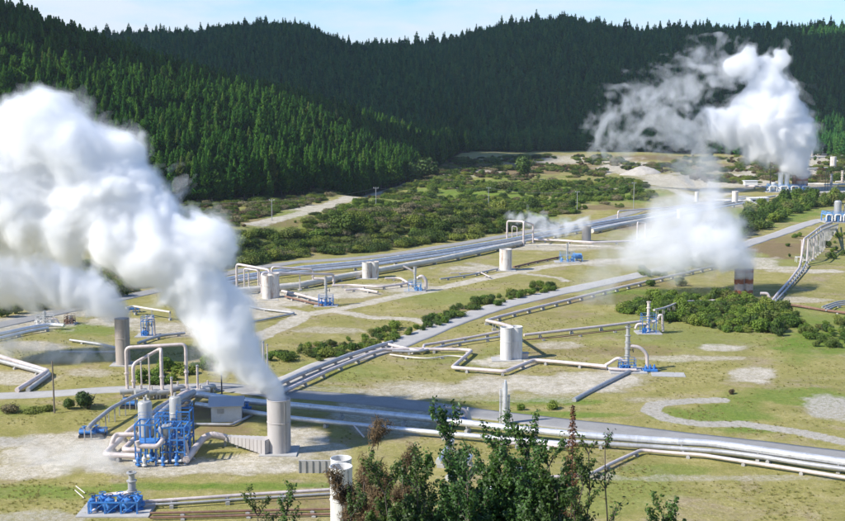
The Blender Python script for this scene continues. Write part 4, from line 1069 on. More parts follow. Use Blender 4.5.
wellhead(148, 336, 316, .5, 'blue wellhead right of the slim grey stack', 'blue', bw=2.4, bd=2, bh=3.2, seed=7, pipes=[(.25, 'whitepipe', [(.3, -.5, 4.0), (1.5, -.5, 4.0), (1.6, -.5, .3)])])
pipeline([(138, 343), (152, 338), (164, 335), (185, 333)], .6, .3, 'greypipe', 'rough grey pipe beside the blue wellhead right of the slim stack', sup=5)
b = G(134, 312); root = empty('pump_skid', b, 'distant blue machine behind the slim grey stack', 'machinery')
MB().tube([b + Vector((-1.2, 0, 1)), b + Vector((1.2, 0, 1))], .5, 12).build('casing', M['blue'], root); frame_mb(b, 2.6, 1.4, 1.2, 1, .12, True, 2, False).build('frame', M['blue'], root)
pipeline([(70, 340), (100, 344), (121, 349), (118, 352), (60, 352)], .5, .25, 'greypipe', 'grey pipe on the ground leading to the slim stack', sup=7)
pipeline([(126, 308), (133, 306), (150, 309), (170, 312)], 2.0, .25, 'cream', 'cream pipe above the distant blue machine behind the slim stack', sup=6)
# ---- middle: pipes along the diagonal road
pipeline([(262, 391), (300, 374), (345, 356.5), (376, 346.5), (392, 342)], .9, .42, 'greypipe', 'grey pipe hugging the near edge of the diagonal road, lower left stretch', sup=6)
pipeline([(275, 395), (330, 370), (372, 353), (384, 349.5), (420, 349), (460, 349.5), (472, 350.5), (452, 367.5), (505, 371.5), (534, 360), (560, 362), (607, 366.5)], .8, .36, 'whitepipe',
         'long pinkish white pipe with a zigzag in front of the twin white silencer', sup=7, fil=.9)
pipeline([(383, 343), (398, 346.5), (418, 351), (423, 349.5), (424, 345), (440, 342.5), (470, 337.5), (503, 331)], .8, .3, 'whitepipe', 'white pipe that kinks upward and runs behind towards the twin silencer', sup=6, fil=.6)
pipeline([(392, 351), (420, 351.5), (452, 344), (470, 341), (505, 336)], .7, .26, 'greypipe', 'thin grey pipe just below the kinked white one', sup=7)
pipeline([(390, 354.5), (412, 357.5), (430, 358.5), (450, 355.5), (466, 357)], .4, .16, 'cream', 'slim cream pipe lying in the grass under the pinkish pipe', sup=8)
pipeline([(512, 327, 6.4), (500, 323.5, 2.5), (486, 320.5, .9), (500, 316.5), (530, 309), (570, 299.5), (600, 292), (640, 283), (680, 274), (715, 266)], .9, .36, 'whitepipe', 'white pipe that leaves the top of the twin silencer and follows the diagonal road', sup=6, fil=1.0)
pipeline([(524, 335), (560, 331), (600, 326.5), (641, 321.5)], 1.0, .32, 'whitepipe', 'straight white pipe from the twin silencer to the blue wellhead', sup=8)
pipeline([(524, 340), (560, 337), (600, 332), (630, 329)], .5, .12, 'rustpipe', 'thin brown pipe running below the straight white one', sup=9, bands=False)
pipeline([(654, 310, 3.4), (664, 308, 2.8), (681, 301.5, 1.8), (697, 301, 1.), (720, 300.5, .8), (748, 297.5, .8)], 1, .25, 'whitepipe', 'pipe climbing from the blue wellhead behind the bushes to the rusty banded silencer', sup=5)
pipeline([(631, 370.5), (600, 386), (574, 400)], .3, .42, 'greypipe', 'thick dark grey pipe running down the bare ground from the middle wellhead', sup=8)
pipeline([(524, 361.5), (560, 362.5), (607, 368.5)], .35, .2, 'cream', 'low cream pipe beside the foot of the twin silencer', sup=8)
# twin white silencer
silencer(507, 361, 328.5, 13, 'whitesteel', 'twin white cylindrical silencer standing in the middle field', twin=(9.5, 4), name='silencer')
b = G(524, 358); root = empty('drain_box', b, 'low pale concrete drain box at the foot of the twin silencer', 'drain box')
MB().box(b + Vector((0, 0, .4)), (1.6, 1.4, 1.2)).build('box_wall', M['stoneblock'], root); MB().box(b + Vector((0, 0, 1.06)), (1.8, 1.6, .12)).build('lid', M['slab'], root)
# middle wellheads
r1, b1, h1 = wellhead(627, 371, 332, .55, 'tall grey wellhead with curved white outlet pipe and blue valves in the middle field', 'blue', bw=3.0, bd=2.2, bh=1.2, seed=11, slab=(7, 5), pipes=[
    (.33, 'whitepipe', [(.5, -.2, 4.9), (2.2, -.2, 4.7), (3.7, -.2, 3.4), (3.8, -.2, .6)]), (.3, 'whitepipe', [(-.3, 0, 1.6), (-1.6, .4, 2.6), (-3.0, .6, 1.6), (-4.2, .8, .8)]), (.24, 'whitepipe', [(-3.6, -.6, .6), (-2, -1.2, .6), (1.5, -1.6, .6)])])
b = G(650, 371.5); root = empty('valve_skid', b, 'flat bright blue skid on the concrete pad right of the tall grey wellhead', 'machinery')
MB().box(b + Vector((0, 0, .35)), (2.6, 1.8, .35)).build('base_plate', M['blue'], root); mb = MB(); [mb.lathe([(.3, 0), (.3, .5), (.15, .6), (.12, .9)], b + Vector((-.8 + .8 * k, 0, .5)), 10) for k in range(3)]; mb.build('valve_body', M['blue'], root)
b = G(668, 375); root = empty('concrete_pad', b, 'flat grey concrete pad right of the blue skid', 'concrete pad'); MB().box(b + Vector((0, 0, .02)), (6.2, 3.4, .3), -.1).build('slab', M['slab'], root)
wellhead(648, 333, 302, .5, 'blue wellhead with pale conical head in front of the green thicket', 'blue', bw=3.0, bd=2.6, bh=3.0, seed=12, slab=(5.5, 4.5), stackmat='stoneblock', pipes=[
    (.3, 'whitepipe', [(.5, -.2, 2.4), (2.0, 0, 2.8), (2.4, 0, 4.0), (3.0, 0, 4.0), (3.3, 0, .4)]), (.3, 'whitepipe', [(-.5, 0, 2.0), (-2.4, 0, 2.0), (-2.8, 0, 1.0)])])
# vertical silver pipes near the road
b = G(505, 424); root = empty('vent_silencer', b, 'cluster of tall silver vertical pipes beside the foreground road', 'vent stack'); h = topz(b, 380)
MB().lathe([(.42, -.2), (.42, h * .45), (.36, h * .5), (.36, h * .86), (.12, h), (.02, h)], b, 18).build('riser', M['silver'], root)
for dx, hh in ((-.75, .78), (.62, .66), (-.35, .92)): MB().tube([b + Vector((dx, .2, -.2)), b + Vector((dx, .2, h * hh))], .16, 12).build('side_pipe', M['silver'], root)
mb = MB(); [mb.bar(b + Vector((-.9, .1, h * k)), b + Vector((.75, .1, h * k)), .12) for k in (.25, .5, .63)]; mb.build('brackets', M['greypipe'], root)
b = G(458, 424); root = empty('valve_skid', b, 'white-topped vent with blue base seen through the tall shrub', 'machinery'); h = topz(b, 407)
MB().tube(fillet([b + Vector((-2.0, 0, h)), b + Vector((1.0, 0, h - .35)), b + Vector((1.4, 0, h - .9)), b + Vector((1.4, 0, .2))], .5), .22, 12).build('vent_arm', M['whitepipe'], root)
MB().lathe([(.7, 0), (.62, h * .3), (.3, h * .7), (.15, h * .95)], b + Vector((1.6, .3, 0)), 16).build('cone_stack', M['steel'], root)
frame_mb(b + Vector((0, -.6, 0)), 2.6, 1.4, 1.0, 1, .16, True, 2, False).build('platform', M['blue'], root)
for k, dx in enumerate((-.9, 0, .8)): MB().lathe([(.4, 0), (.4, .5), (.25, .8), (.1, 1.3)], b + Vector((dx, -.6, .1)), 12).build('valve_body', M['blue'], root)
# half hidden silver pipework behind the tall shrub
pipeline([(438, 462), (446, 450), (452, 441)], 1.4, .4, 'silver', 'slanting silver pipe glimpsed through the tall shrub, upper left one', sup=4)
pipeline([(448, 478), (462, 466), (470, 456)], 1.2, .45, 'silver', 'slanting silver pipe glimpsed through the middle of the tall shrub', sup=4)
pipeline([(478, 502), (496, 488), (520, 470)], 1.2, .6, 'silver', 'fat silver pipe glimpsed low down between the two leafy shrubs', sup=4)
# rusty banded silencer
silencer(740.5, 296, 270.5, 10.5, 'rusty', 'twin silencer with rust bands steaming in front of the right hand bushes', twin=(8.6, 1))
# climbing pipes at the right
pts = [G(832, 222, 1.6), W(820, 250, 226.5), W(803, 262, 239), W(800.5, 266, 262), G(799, 268, 1.2), G(789, 281, .9), G(778, 293, .9), G(771, 302, .7)]
pipeline(None, 0, .32, 'whitepipe', 'high pipe stepping down over tall legs and across the grass at the right', name='climbing_pipe', sup=5, fil=.8, world=pts)
pts = [G(838, 224, 1.4), W(822, 252, 229.5), W(807, 264, 240), W(806.5, 266, 262), G(803, 269, 1.0), G(793, 282, .7), G(782, 294, .7), G(774, 303, .5)]
pipeline(None, 0, .22, 'greypipe', 'grey companion pipe following the high stepping pipe at the right', name='climbing_pipe', sup=5, fil=.8, world=pts)
for k, (px, pb, pt) in enumerate(((801, 262, 240), (807, 266, 239), (813, 260, 238), (816, 246, 228), (820, 247, 226))):
    b = G(px, pb); h = topz(b, pt); root = empty('pipe_trestle', b, ['first', 'second', 'third', 'fourth', 'fifth'][k] + ' white trestle leg from the left under the high stepping pipe', 'trestle', 'trestle legs under the high stepping pipe')
    MB().tube([b + Vector((0, 0, -.3)), b + Vector((0, 0, h))], .2, 10).build('leg', M['whitepipe'], root); MB().box(b, (1.2, 1.2, .5)).build('footing', M['slab'], root)
    MB().bar(b + Vector((-.7, 0, h)), b + Vector((.7, 0, h)), .18).build('cross_beam', M['whitepipe'], root)
b = G(799, 262); root = empty('valve_cage', b, 'small white cage at the foot of the high stepping pipe', 'cage'); frame_mb(b, 1.9, 1.6, 1.6, 1, .16, False, 1, False).build('frame', M['white'], root); MB().box(b + Vector((0, 0, 1.66)), (1.9, 1.6, .1)).build('deck', M['slab'], root)
b = G(769, 300); root = empty('pipe_bend', b, 'short white elbow where the stepping pipe meets the ground', 'pipe elbow'); MB().tube(fillet([b + Vector((-2.2, .4, 1.7)), b + Vector((-.3, .2, 1.7)), b + Vector((.3, 0, 0))], .6), .35, 12).build('elbow', M['whitepipe'], root); MB().box(b + Vector((.3, 0, 0)), (1, 1, .4)).build('footing', M['slab'], root)
pipeline([(774, 303), (800, 306), (824, 310), (870, 316)], .5, .3, 'rustpipe', 'dark pipe running right from the foot of the stepping pipe', sup=7)
for k in range(3): pipeline([(822 + 2 * k, 307 + 1.6 * k), (836, 302 + 1.8 * k), (870, 297 + 2.2 * k)], .6, .2, 'greypipe', ['upper', 'middle', 'lower'][k] + ' of three grey pipes leaving the right edge below the grass field', sup=6)
# ---- far field
pipeline([(235, 291), (300, 285), (332, 278.5), (380, 270), (440, 259.5), (500, 247), (524, 242)], 1.1, .85, 'cream', 'very thick cream pipe beside the far silver bundle, left stretch', sup=14, fil=2, name='trunk_pipeline')
pipeline([(592, 231), (622, 224.5), (660, 217), (705, 208)], 1.1, .85, 'cream', 'very thick cream pipe beside the far silver bundle, right stretch', sup=14, fil=2, name='trunk_pipeline')
for k in range(3):
    o = 2.2 * k
    pipeline([(200, 284.5 + o), (235, 277 + o), (300, 267.5 + o), (370, 261 + o), (440, 251 + o), (506, 240 + o), (560, 229.5 + o), (620, 219 + o), (700, 206.5 + o), (745, 198.5 + o)], 1.1, .5, ['silver', 'greypipe', 'silver'][k],
             ['topmost silver', 'middle dull grey', 'lowest silver'][k] + ' pipe of the long far bundle below the scrub bank', sup=16, fil=2, name='bundle_pipeline')
loop_pipe([(237, 287, 264), (270, 291, 270)], .34, 'leftmost square pipe loop in the far field beside the steam')
loop_pipe([(244.5, 289, 268.5), (258.5, 290, 270.5)], .22, 'small pipe loop inside the leftmost square loop of the far field')
loop_pipe([(272, 284, 267), (313, 282, 269.5)], .32, 'long flat pipe loop behind the stained white silencer')
loop_pipe([(262, 294, 273), (300, 290, 273.5), (334, 286, 274.5)], .34, 'long low pipe loop in front of the stained white silencer')
loop_pipe([(249, 287, 268.5), (260, 285, 270)], .2, 'smallest pipe loop behind the leftmost square loop')
silencer(267, 300, 276, 11, 'stained', 'rust stained white silencer under the far pipe loops', twin=(6, 3))
silencer(366.5, 279, 263, 9, 'stained', 'squat cream silencer in the far field beside the thick cream pipe', twin=(7.5, 3))
silencer(506, 271, 250, 12.5, 'stained', 'cream silencer standing at the bend of the far pale track')
silencer(587, 242, 226.5, 9, 'concrete', 'dark little silencer steaming in the far field')
silencer(735.5, 205, 191.5, 6, 'stained', 'small pinkish silencer beside the far white shed')
silencer(680, 219, 209.5, 5, 'stained', 'small silencer just above the big drifting steam cloud')
silencer(697, 202, 192, 4, 'stained', 'tiny silencer behind the long far bundle of pipes')
silencer(834, 168, 157, 6, 'stained', 'pinkish silencer at the far right below the forest')
wellhead(326, 306, 277, .5, 'wellhead with blue base left of the pale track crossing', 'blue', bw=3.6, bd=2.4, bh=1.6, seed=21, slab=(6, 4), pipes=[(.3, 'whitepipe', [(0, 0, 6.8), (-1.5, 0, 7.0), (-3, 0, 7)])])
wellhead(415, 291, 267, .5, 'wellhead with blue base beside the grass field and white curved pipe', 'paleblue', bw=3.4, bd=2.4, bh=1.8, seed=22, slab=(6, 4), pipes=[(.45, 'whitepipe', [(.6, 0, 3.4), (1.8, 0, 4.2), (3.0, 0, 3.0), (3.0, 0, .6)]), (.25, 'whitepipe', [(0, 0, 5), (-1.5, 0, 6), (-3.2, 0, 6.8)])])
wellhead(567, 262, 245, .4, 'pale blue wellhead in the far brown field', 'paleblue', bw=4.5, bd=3, bh=2.0, seed=23, slab=(8, 5))
b = G(577, 261); root = empty('pump_skid', b, 'dark blue machine right of the pale blue far wellhead', 'machinery'); MB().tube([b + Vector((-1.4, 0, 1.6)), b + Vector((1.4, 0, 1.6))], .9, 14).build('casing', M['paleblue'], root); frame_mb(b, 3.2, 2, 1.6, 1, .2, True, 2, False).build('frame', M['paleblue'], root)
pipeline([(282, 291), (300, 295), (326, 302)], .8, .34, 'whitepipe', 'whitish pipe from the stained silencer to the left far wellhead', sup=5)
pipeline([(285, 297), (300, 300), (322, 305)], .5, .25, 'rustpipe', 'brown pipe below the whitish one near the left far wellhead', sup=6)
pipeline([(332, 285.5), (350, 285), (380, 287), (400, 284.5), (412, 282)], .8, .3, 'whitepipe', 'white pipe leading left from the wellhead beside the grass field', sup=6)
pipeline([(345, 290), (360, 289), (378, 292)], .7, .3, 'whitepipe', 'short pale pipe below the squat cream silencer, left one', sup=5)
pipeline([(385, 278.5), (400, 278), (412, 285)], .7, .3, 'whitepipe', 'short pale pipe right of the squat cream silencer', sup=5)
pipeline([(440, 279), (470, 275), (498, 268.5)], .6, .26, 'greypipe', 'grey pipe ending at the cream silencer on the track', sup=6)
pipeline([(450, 273), (480, 272), (490, 277)], .6, .2, 'whitepipe', 'thin white pipe left of the cream silencer on the track', sup=6)
pipeline([(514, 267), (535, 262), (560, 257)], .5, .3, 'rustpipe', 'dark pipe between the cream silencer and the pale blue wellhead', sup=6)
pipeline([(235, 303), (262, 309), (296, 313), (262, 320), (236, 324)], .4, .25, 'greypipe', 'low dark pipe on the pale ground left of the track crossing', sup=9)
loop_pipe([(507, 242, 221), (523.5, 244, 221.5)], .34, 'left square pipe loop wrapped in wisps of steam')
loop_pipe([(523.5, 246, 221.5), (533, 243, 224.5)], .3, 'right narrow pipe loop wrapped in wisps of steam')
loop_pipe([(512, 239, 226), (517, 239, 227)], .18, 'small pipe loop between the legs of the left steaming loop')
loop_pipe([(618, 219, 211), (682, 211, 206.5)], .36, 'long far pipe loop left of the drifting steam cloud')
loop_pipe([(637, 246, 222), (645, 244, 223)], .26, 'narrow pipe loop at the left edge of the drifting steam cloud')
pipeline([(533, 239.5), (560, 240.5), (592, 242.5), (636, 241), (660, 236)], 1.0, .42, 'whitepipe', 'white pipe running right from the steaming loops past the dark silencer', sup=9)
pipeline([(525, 245.5), (560, 245), (600, 246.5)], .7, .25, 'cream', 'slim cream pipe below the white one right of the steaming loops', sup=9)
# far pale blue steam plant
def far_plant(px, py, name_lab, cols, w, seed, bm='paleblue'):
    b = G(px, py); root = empty('steam_plant', b, name_lab, 'steam plant')
    frame_mb(b, w, 6, 3.4, 1, .4, True, 5, True).build('platform', M[bm], root)
    MB().box(b + Vector((0, 0, .1)), (w * 1.15, 8, .5)).build('slab', M['slab'], root)
    for (dx, top, r, mt) in cols:
        h = topz(b, top); c = b + Vector((dx, 0, 0)); 
        MB().lathe([(r, .2), (r, h - r * .4), (r * .7, h - .05), (.02, h)], c, 18).build('vessel', M[mt], root)
    rr = random.Random(seed)
    for k in range(8):
        c = b + Vector((rr.uniform(-.5, .5) * w, rr.uniform(-3, 0), .3)); 
        MB().lathe([(.9, 0), (.6, .5), (.9, 1.6), (.9, 2.4), (.3, 2.8), (.2, 3.6)], c, 12).tube([c + Vector((-1.6, 0, 1.2)), c + Vector((1.6, 0, 1.2))], .5, 10).build('valve_body', M[[bm, 'whitesteel'][k % 3 == 0]], root)
    for k in range(4):
        c = b + Vector((-w * .5 + k * w * .3, -3.2, .8)); MB().tube(fillet([c, c + Vector((0, 0, 2.6)), c + Vector((w * .2, 0, 2.6)), c + Vector((w * .2, 0, 0))], .8), .35, 10).build('pipe', M['whitesteel'], root)
    return b
far_plant(786, 192, 'far pale blue steam plant with upright white vessels under the tall steam', [(-3.3, 173, 1.3, 'white'), (.2, 173.5, 1.3, 'white'), (-7, 182, 1.4, 'whitesteel'), (4.2, 175, 1.1, 'rustpipe')], 20, 5)
silencer(800, 192, 177, 8, 'rusty', 'rusty silencer at the right end of the far pale blue steam plant', twin=(5, 1))
far_plant(838, 222, 'pale blue steam plant with grey tank at the right edge', [(-.4, 200.5, 1.5, 'steel'), (3.5, 204, 1.2, 'steel'), (-3.8, 212, .9, 'paleblue')], 12, 8)
def shed(px, py, w, d, h, label, rz=0.0, matn='white', roof='hutroof', windows=3):
    b = G(px, py); root = empty('shed', b, label, 'shed'); mt = Matrix.Rotation(rz, 3, 'Z'); c = b + Vector((0, d / 2, 0))
    MB().box(c + Vector((0, 0, h / 2 - .2)), (w, d, h + .4), rz).build('wall', M[matn], root)
    MB().box(c + Vector((0, 0, h + .08)), (w + .8, d + .8, .16), rz).build('roof', M[roof], root)
    for k in range(windows):
        MB().box(c + mt @ Vector((-w / 2 + (k + .7) * w / (windows + .4), -d / 2 - .01, h * .55)), (w / windows * .5, .08, h * .35), rz).build('window', M['dark'], root)
shed(759, 203.5, 9.5, 5, 2.6, 'long white shed with dark windows near the far bushes', .1, 'white', 'white')
shed(751, 185, 8, 4, 2.4, 'white container shed on the pale ground left of the far steam plant', .05, 'white', 'white', 0)
shed(833, 200, 9, 4, 1.6, 'low pale shed at the right edge behind the bushes', 0, 'stoneblock', 'slab', 2)
for (px, pb, pt, r, lab) in ((770, 189, 166, .3, 'tall dark post left of the far steam plant'), (825, 190, 171, .2, 'thin dark post right of the far steam plant, left one'), (827.5, 190, 171, .2, 'thin dark post right of the far steam plant, right one')):
    b = G(px, pb); h = topz(b, pt); root = empty('lamp_post', b, lab, 'post'); MB().tube([b + Vector((0, 0, -.3)), b + Vector((0, 0, h))], r, 8, True, r * .7).build('shaft', M['wood'], root); MB().box(b + Vector((0, 0, h)), (1.6, .3, .3)).build('head', M['wood'], root)
for k, (px, pb, pt) in enumerate(((831, 187, 174), (842, 184, 172), (806, 168, 156), (812, 158, 150), (822, 156, 149))):
    b = G(px, pb); h = topz(b, pt); root = empty('wellhead', b, ['whitish wellhead right of the thin dark posts', 'whitish wellhead at the right edge below the forest', 'pale wellhead behind the tall steam', 'small pale wellhead at the forest foot, left one', 'small pale wellhead at the forest foot, right one'][k], 'wellhead')
    valve_stack(b, 1.0, h, k).build('valve_stack', M['stoneblock'], root); MB().tube([b + Vector((-4, 0, 1.4)), b + Vector((4, 0, 1.4))], .5, 10).build('outlet_pipe', M['cream'], root); MB().box(b, (6, 4, .6)).build('cellar_slab', M['stoneblock'], root)
pipeline([(806, 184), (845, 184.5), (900, 185)], 1.2, .6, 'cream', 'cream pipe right of the far steam plant', sup=12)
pipeline([(810, 193), (850, 192), (900, 191)], 1.2, .6, 'cream', 'thicker cream pipe on the brown ground right of the far steam plant', sup=12)
pipeline([(808, 169), (845, 167), (900, 166)], 1.5, .7, 'cream', 'cream pipe beside the pinkish far right silencer', sup=14)
pipeline([(800, 158), (845, 156), (900, 155)], 1.5, .7, 'cream', 'most distant cream pipe at the forest foot on the right', sup=14)
pipeline([(745, 186), (765, 187), (775, 190)], 1.2, .6, 'whitepipe', 'white pipe leading to the far steam plant from the left', sup=12)
pipeline([(714, 200), (745, 201), (775, 196)], 1.2, .5, 'cream', 'cream pipe behind the long white shed', sup=12)
# white mound
b = G(640, 174); rs = np.random.RandomState(3); vs, fs = [], []; nr, nc = 9, 26
for i in range(nr):
    for k in range(nc):
        a = 6.283 * k / nc; q = i / (nr - 1); rx, ry = 15 * q, 9 * q
        z = topz(b, 166.5) * (1 - q ** 1.3) * (1 + .25 * sin(3 * a + 1) * q) + (-.6 if i == nr - 1 else 0) + rs.normal() * .12
        X_, Y_ = b.x + rx * cos(a) * (1 + .12 * sin(2 * a)), b.y + ry * sin(a); vs.append((X_, Y_, gz(X_, Y_) + z))
for i in range(nr - 1):
    for k in range(nc): fs.append((i * nc + k, (i + 1) * nc + k, (i + 1) * nc + (k + 1) % nc, i * nc + (k + 1) % nc))
o = MB().add(vs, fs).build('dust_mound', M['mound'], None, b); tag(o, 'whitish mound of bare earth below the far forest', 'mound')
# poles and cables
tops = []
for (px, pb, pt, lab) in ((272, 221, 199, 'power pole beside the track below the pines'), (376, 208, 187, 'power pole rising from the scrub where the track climbs'), (488.5, 208, 187, 'power pole in the sunlit scrub above the far silencer'),
                          (577, 211, 191, 'power pole on the orange bare bank'), (633.5, 209, 182, 'power pole left of the drifting steam, below the white mound')):
    r_, tp = pole(px, pb, pt, lab, 'greypipe', .15); tops.append(tp)
labs = ['power cable from the left to the pole below the pines', 'power cable between the pole below the pines and the next one', 'power cable over the scrub to the middle pole', 'power cable above the sunlit scrub', 'power cable over the orange bank']
ends = [tops[0] + Vector((-45, -8, 1))] + tops
for k in range(len(ends) - 1):
    a, c = ends[k], ends[k + 1]; n = 14
    pts = [a + (c - a) * (i / n) - Vector((0, 0, .45 + 4 * 1.2 * (i / n) * (1 - i / n))) for i in range(n + 1)]
    root = empty('power_cable', pts[0], labs[k], 'cable', 'power cables between the poles')
    MB().tube(pts, .02, 4).build('wire', M['greypipe'], root)

# ------------------------------------------------------------------ shrubs close to the camera
def shrub(name, px, dist, top, spread, nst, leaf, mat_leaf, label, seed, per=46, aspect=.55, lean=0.0, base_px=None, bare=.15, droop=0, stemr=.018, br=.15):
    """one shrub rooted on the hillside below the camera: forked stems carrying alternate leaves"""
    rs = np.random.RandomState(seed); ry_ = ray(px, top); t = dist / ry_.y
    tip = Vector((ry_.x * t, dist, CZ + ry_.z * t)); bx = ray(base_px or px, 500).x * t; base = Vector((bx, dist, gz(bx, dist) - .1))
    hh = tip.z - base.z; root = empty(name, base, label, 'shrub')
    st = MB(); C, Nn = [], []
    def twig(p, d, L, r, lvl):
        pts = [p]; n = 8 if lvl == 2 else 4; q = p.copy(); dd = d.normalized(); goal = p + d
        for i in range(n):
            if lvl == 2: dd = (goal - q).normalized()
            dd = (dd + Vector((rs.normal() * .09, rs.normal() * .09, .04))).normalized(); q = q + dd * (L / n); pts.append(q.copy())
        st.tube(pts, r, 4, False, r * .3)
        if lvl > 0:
            for i in range(2 if lvl == 2 else 1, n + 1):
                for _ in range(3 if lvl == 2 else 2):
                    a = rs.rand() * 6.283; sd = (dd * (.9 + .5 * rs.rand()) + Vector((cos(a), sin(a), .1 + .3 * rs.rand())) * .8).normalized()
                    twig(pts[i], sd, (L * br if lvl == 2 else L * .5) * (1.2 - i / n * .55) * (.7 + .6 * rs.rand()), max(r * .4, .0025), lvl - 1)
        m_ = per * 2 if lvl == 2 else per
        for k in range(m_):
            u = (bare if lvl == 2 else .1) + (1 - (bare if lvl == 2 else .1)) * rs.rand(); f = u * n; i = min(int(f), n - 1); pp = pts[i].lerp(pts[i + 1], f - i)
            off = Vector(rs.normal(size=3)).normalized(); C.append(pp + off * leaf * .7); Nn.append(Vector((off.x * .8, off.y * .8 - .25, .6 + rs.normal() * .5)))
    for s_ in range(nst):
        a = rs.rand() * 6.283; sp = spread * (.15 + .85 * rs.rand()); frac = 1.0 if s_ == 0 else .55 + .43 * rs.rand() * (1 - .35 * sp / spread)
        target = Vector((tip.x + (0 if s_ == 0 else cos(a) * sp), tip.y + (0 if s_ == 0 else sin(a) * sp * .7), base.z + hh * frac))
        b0 = base + Vector((cos(a) * sp * .35, sin(a) * sp * .3, 0)); d = target - b0
        twig(b0, d, d.length * .98, stemr, 2)
    V, Q = leaf_quads(np.array([tuple(c) for c in C]), np.array([tuple(c) for c in Nn]), leaf * (.7 + .6 * rs.rand(len(C))), leaf * aspect * (.7 + .5 * rs.rand(len(C))), rs)
    V = V - np.array(tuple(base)); fo = bpy.data.objects.new('foliage', raw_mesh('foliage', V, Q, [M[mat_leaf]])); COL.objects.link(fo); fo.parent = root
    st.build('stems', M['bark'], root)
    return root, len(C)
tot = 0
for a in (
    ('leafy_shrub', 448, 13.0, 434, .22, 8, .055, 'shrubleaf', 'tall glossy dark green shrub left of centre at the bottom, reaching the silver pipes', 1, 15),
    ('leafy_shrub', 425, 12.8, 464, .22, 6, .052, 'shrubleaf', 'dark green shrub just left of the tallest shrub at the bottom', 16, 13),
    ('leafy_shrub', 462, 12.2, 479, .3, 8, .052, 'shrubleaf', 'dark green shrub in front of the tallest shrub at the bottom', 17, 13),
    ('leafy_shrub', 500, 12.6, 456, .25, 8, .055, 'shrubleaf', 'dark green shrub between the two tallest leafy shrubs at the bottom', 12, 15),
    ('leafy_shrub', 528, 13.2, 444, .32, 11, .056, 'shrubleaf', 'broad dense glossy shrub right of centre at the bottom', 2, 17),
    ('leafy_shrub', 548, 12.6, 460, .25, 8, .052, 'shrubleaf', 'dark green shrub at the foot of the red seed stalk', 13, 14),
    ('leafy_shrub', 420, 11.6, 482, .45, 10, .05, 'shrubleaf2', 'low yellow green shrub at the bottom left of the tall shrubs', 3, 13),
    ('leafy_shrub', 470, 11.0, 480, .4, 10, .048, 'shrubleaf', 'low shrub filling the gap between the tall shrubs at the bottom edge', 4, 13),
    ('leafy_shrub', 520, 11.2, 478, .4, 10, .05, 'shrubleaf', 'dark shrub at the bottom edge below the broad dense shrub', 18, 13),
    ('leafy_shrub', 582, 12.0, 478, .2, 8, .045, 'shrubleaf2', 'yellow green shrub under the red seed stalk at the bottom', 5, 12),
    ('leafy_shrub', 556, 11.0, 484, .32, 9, .05, 'shrubleaf2', 'short bright shrub at the bottom edge right of centre', 6, 13),
    ('leafy_shrub', 385, 11.4, 486, .4, 9, .048, 'shrubleaf2', 'low leafy shrub at the foot of the brown dry shrub', 7, 13),
    ('leafy_shrub', 350, 12.0, 512, .3, 7, .045, 'shrubleaf2', 'low green shrub in front of the pale cylinders at the bottom edge', 14, 11),
    ('leafy_shrub', 288, 15.0, 507, .25, 6, .05, 'shrubleaf', 'small dark shrub at the bottom edge left of the pale cylinders', 8, 10),
    ('leafy_shrub', 660, 14.0, 516, .32, 12, .05, 'shrubleaf', 'small dark shrub alone on the grass at the bottom edge right of centre', 9, 12),
    ('leafy_shrub', 258, 14.0, 512, .2, 4, .045, 'shrubleaf2', 'tiny shrub at the bottom edge beside the rusty pipes', 15, 8)):
    r_, c_ = shrub(a[0], a[1], a[2], a[3], a[4] * 1.15, int(a[5] * 1.35), a[6] * .84, a[7], a[8], a[9], int(a[10] * 1.35)); tot += c_
r_, c_ = shrub('dry_shrub', 369, 13.0, 440, .52, 26, .085, 'shrubdry', 'brown dry shrub with upright needle twigs right of the pale cylinders', 31, 22, aspect=.11, br=.10); tot += c_
r_, c_ = shrub('dry_shrub', 398, 12.6, 464, .22, 9, .07, 'shrubdry', 'smaller brown dry shrub between the large dry one and the green shrubs', 32, 22, aspect=.11, br=.10); tot += c_
def seed_stalk():
    rs = np.random.RandomState(33); rb = ray(573, 405); t = 12.2 / rb.y; tip = Vector((rb.x * t, 12.2, CZ + rb.z * t)); base = Vector((tip.x - .03, 12.2, gz(tip.x, 12.2) - .1))
    root = empty('seed_stalk', base, 'tall red brown seed stalk rising in front of the silver pipelines', 'shrub'); C, Nn = [], []; st = MB()
    st.tube([base, base.lerp(tip, .5) + Vector((.02, 0, 0)), tip], .014, 5, False, .004)
    for k in range(1500):
        u = rs.rand() ** .8; h_ = tip.z - u * 1.25; w_ = .015 + .12 * u ** .8 * (.4 + .6 * abs(sin(u * 22)))
        a = rs.rand() * 6.28; C.append((base.x + (tip.x - base.x) + cos(a) * w_ * rs.rand() ** .5, 12.2 + sin(a) * w_, h_)); Nn.append(rs.normal(size=3))
    V, Q = leaf_quads(np.array(C), np.array(Nn), .03 * (.7 + .6 * rs.rand(len(C))), .014, rs); V = V - np.array(tuple(base))
    fo = bpy.data.objects.new('seed_head', raw_mesh('seed_head', V, Q, [M['seed']])); COL.objects.link(fo); fo.parent = root; st.build('stem', M['bark'], root)
seed_stalk()
r_, c_ = shrub('thin_sapling', 607, 12.2, 441, .08, 2, .045, 'shrubleaf', 'thin sparse sapling right of the red seed stalk', 34, 2, br=.08); tot += c_
r_, c_ = shrub('thin_sapling', 592, 12.8, 446, .06, 2, .045, 'shrubleaf2', 'sparse twiggy sapling just right of the red seed stalk', 35, 3, br=.08); tot += c_
print('shrub leaves', tot)
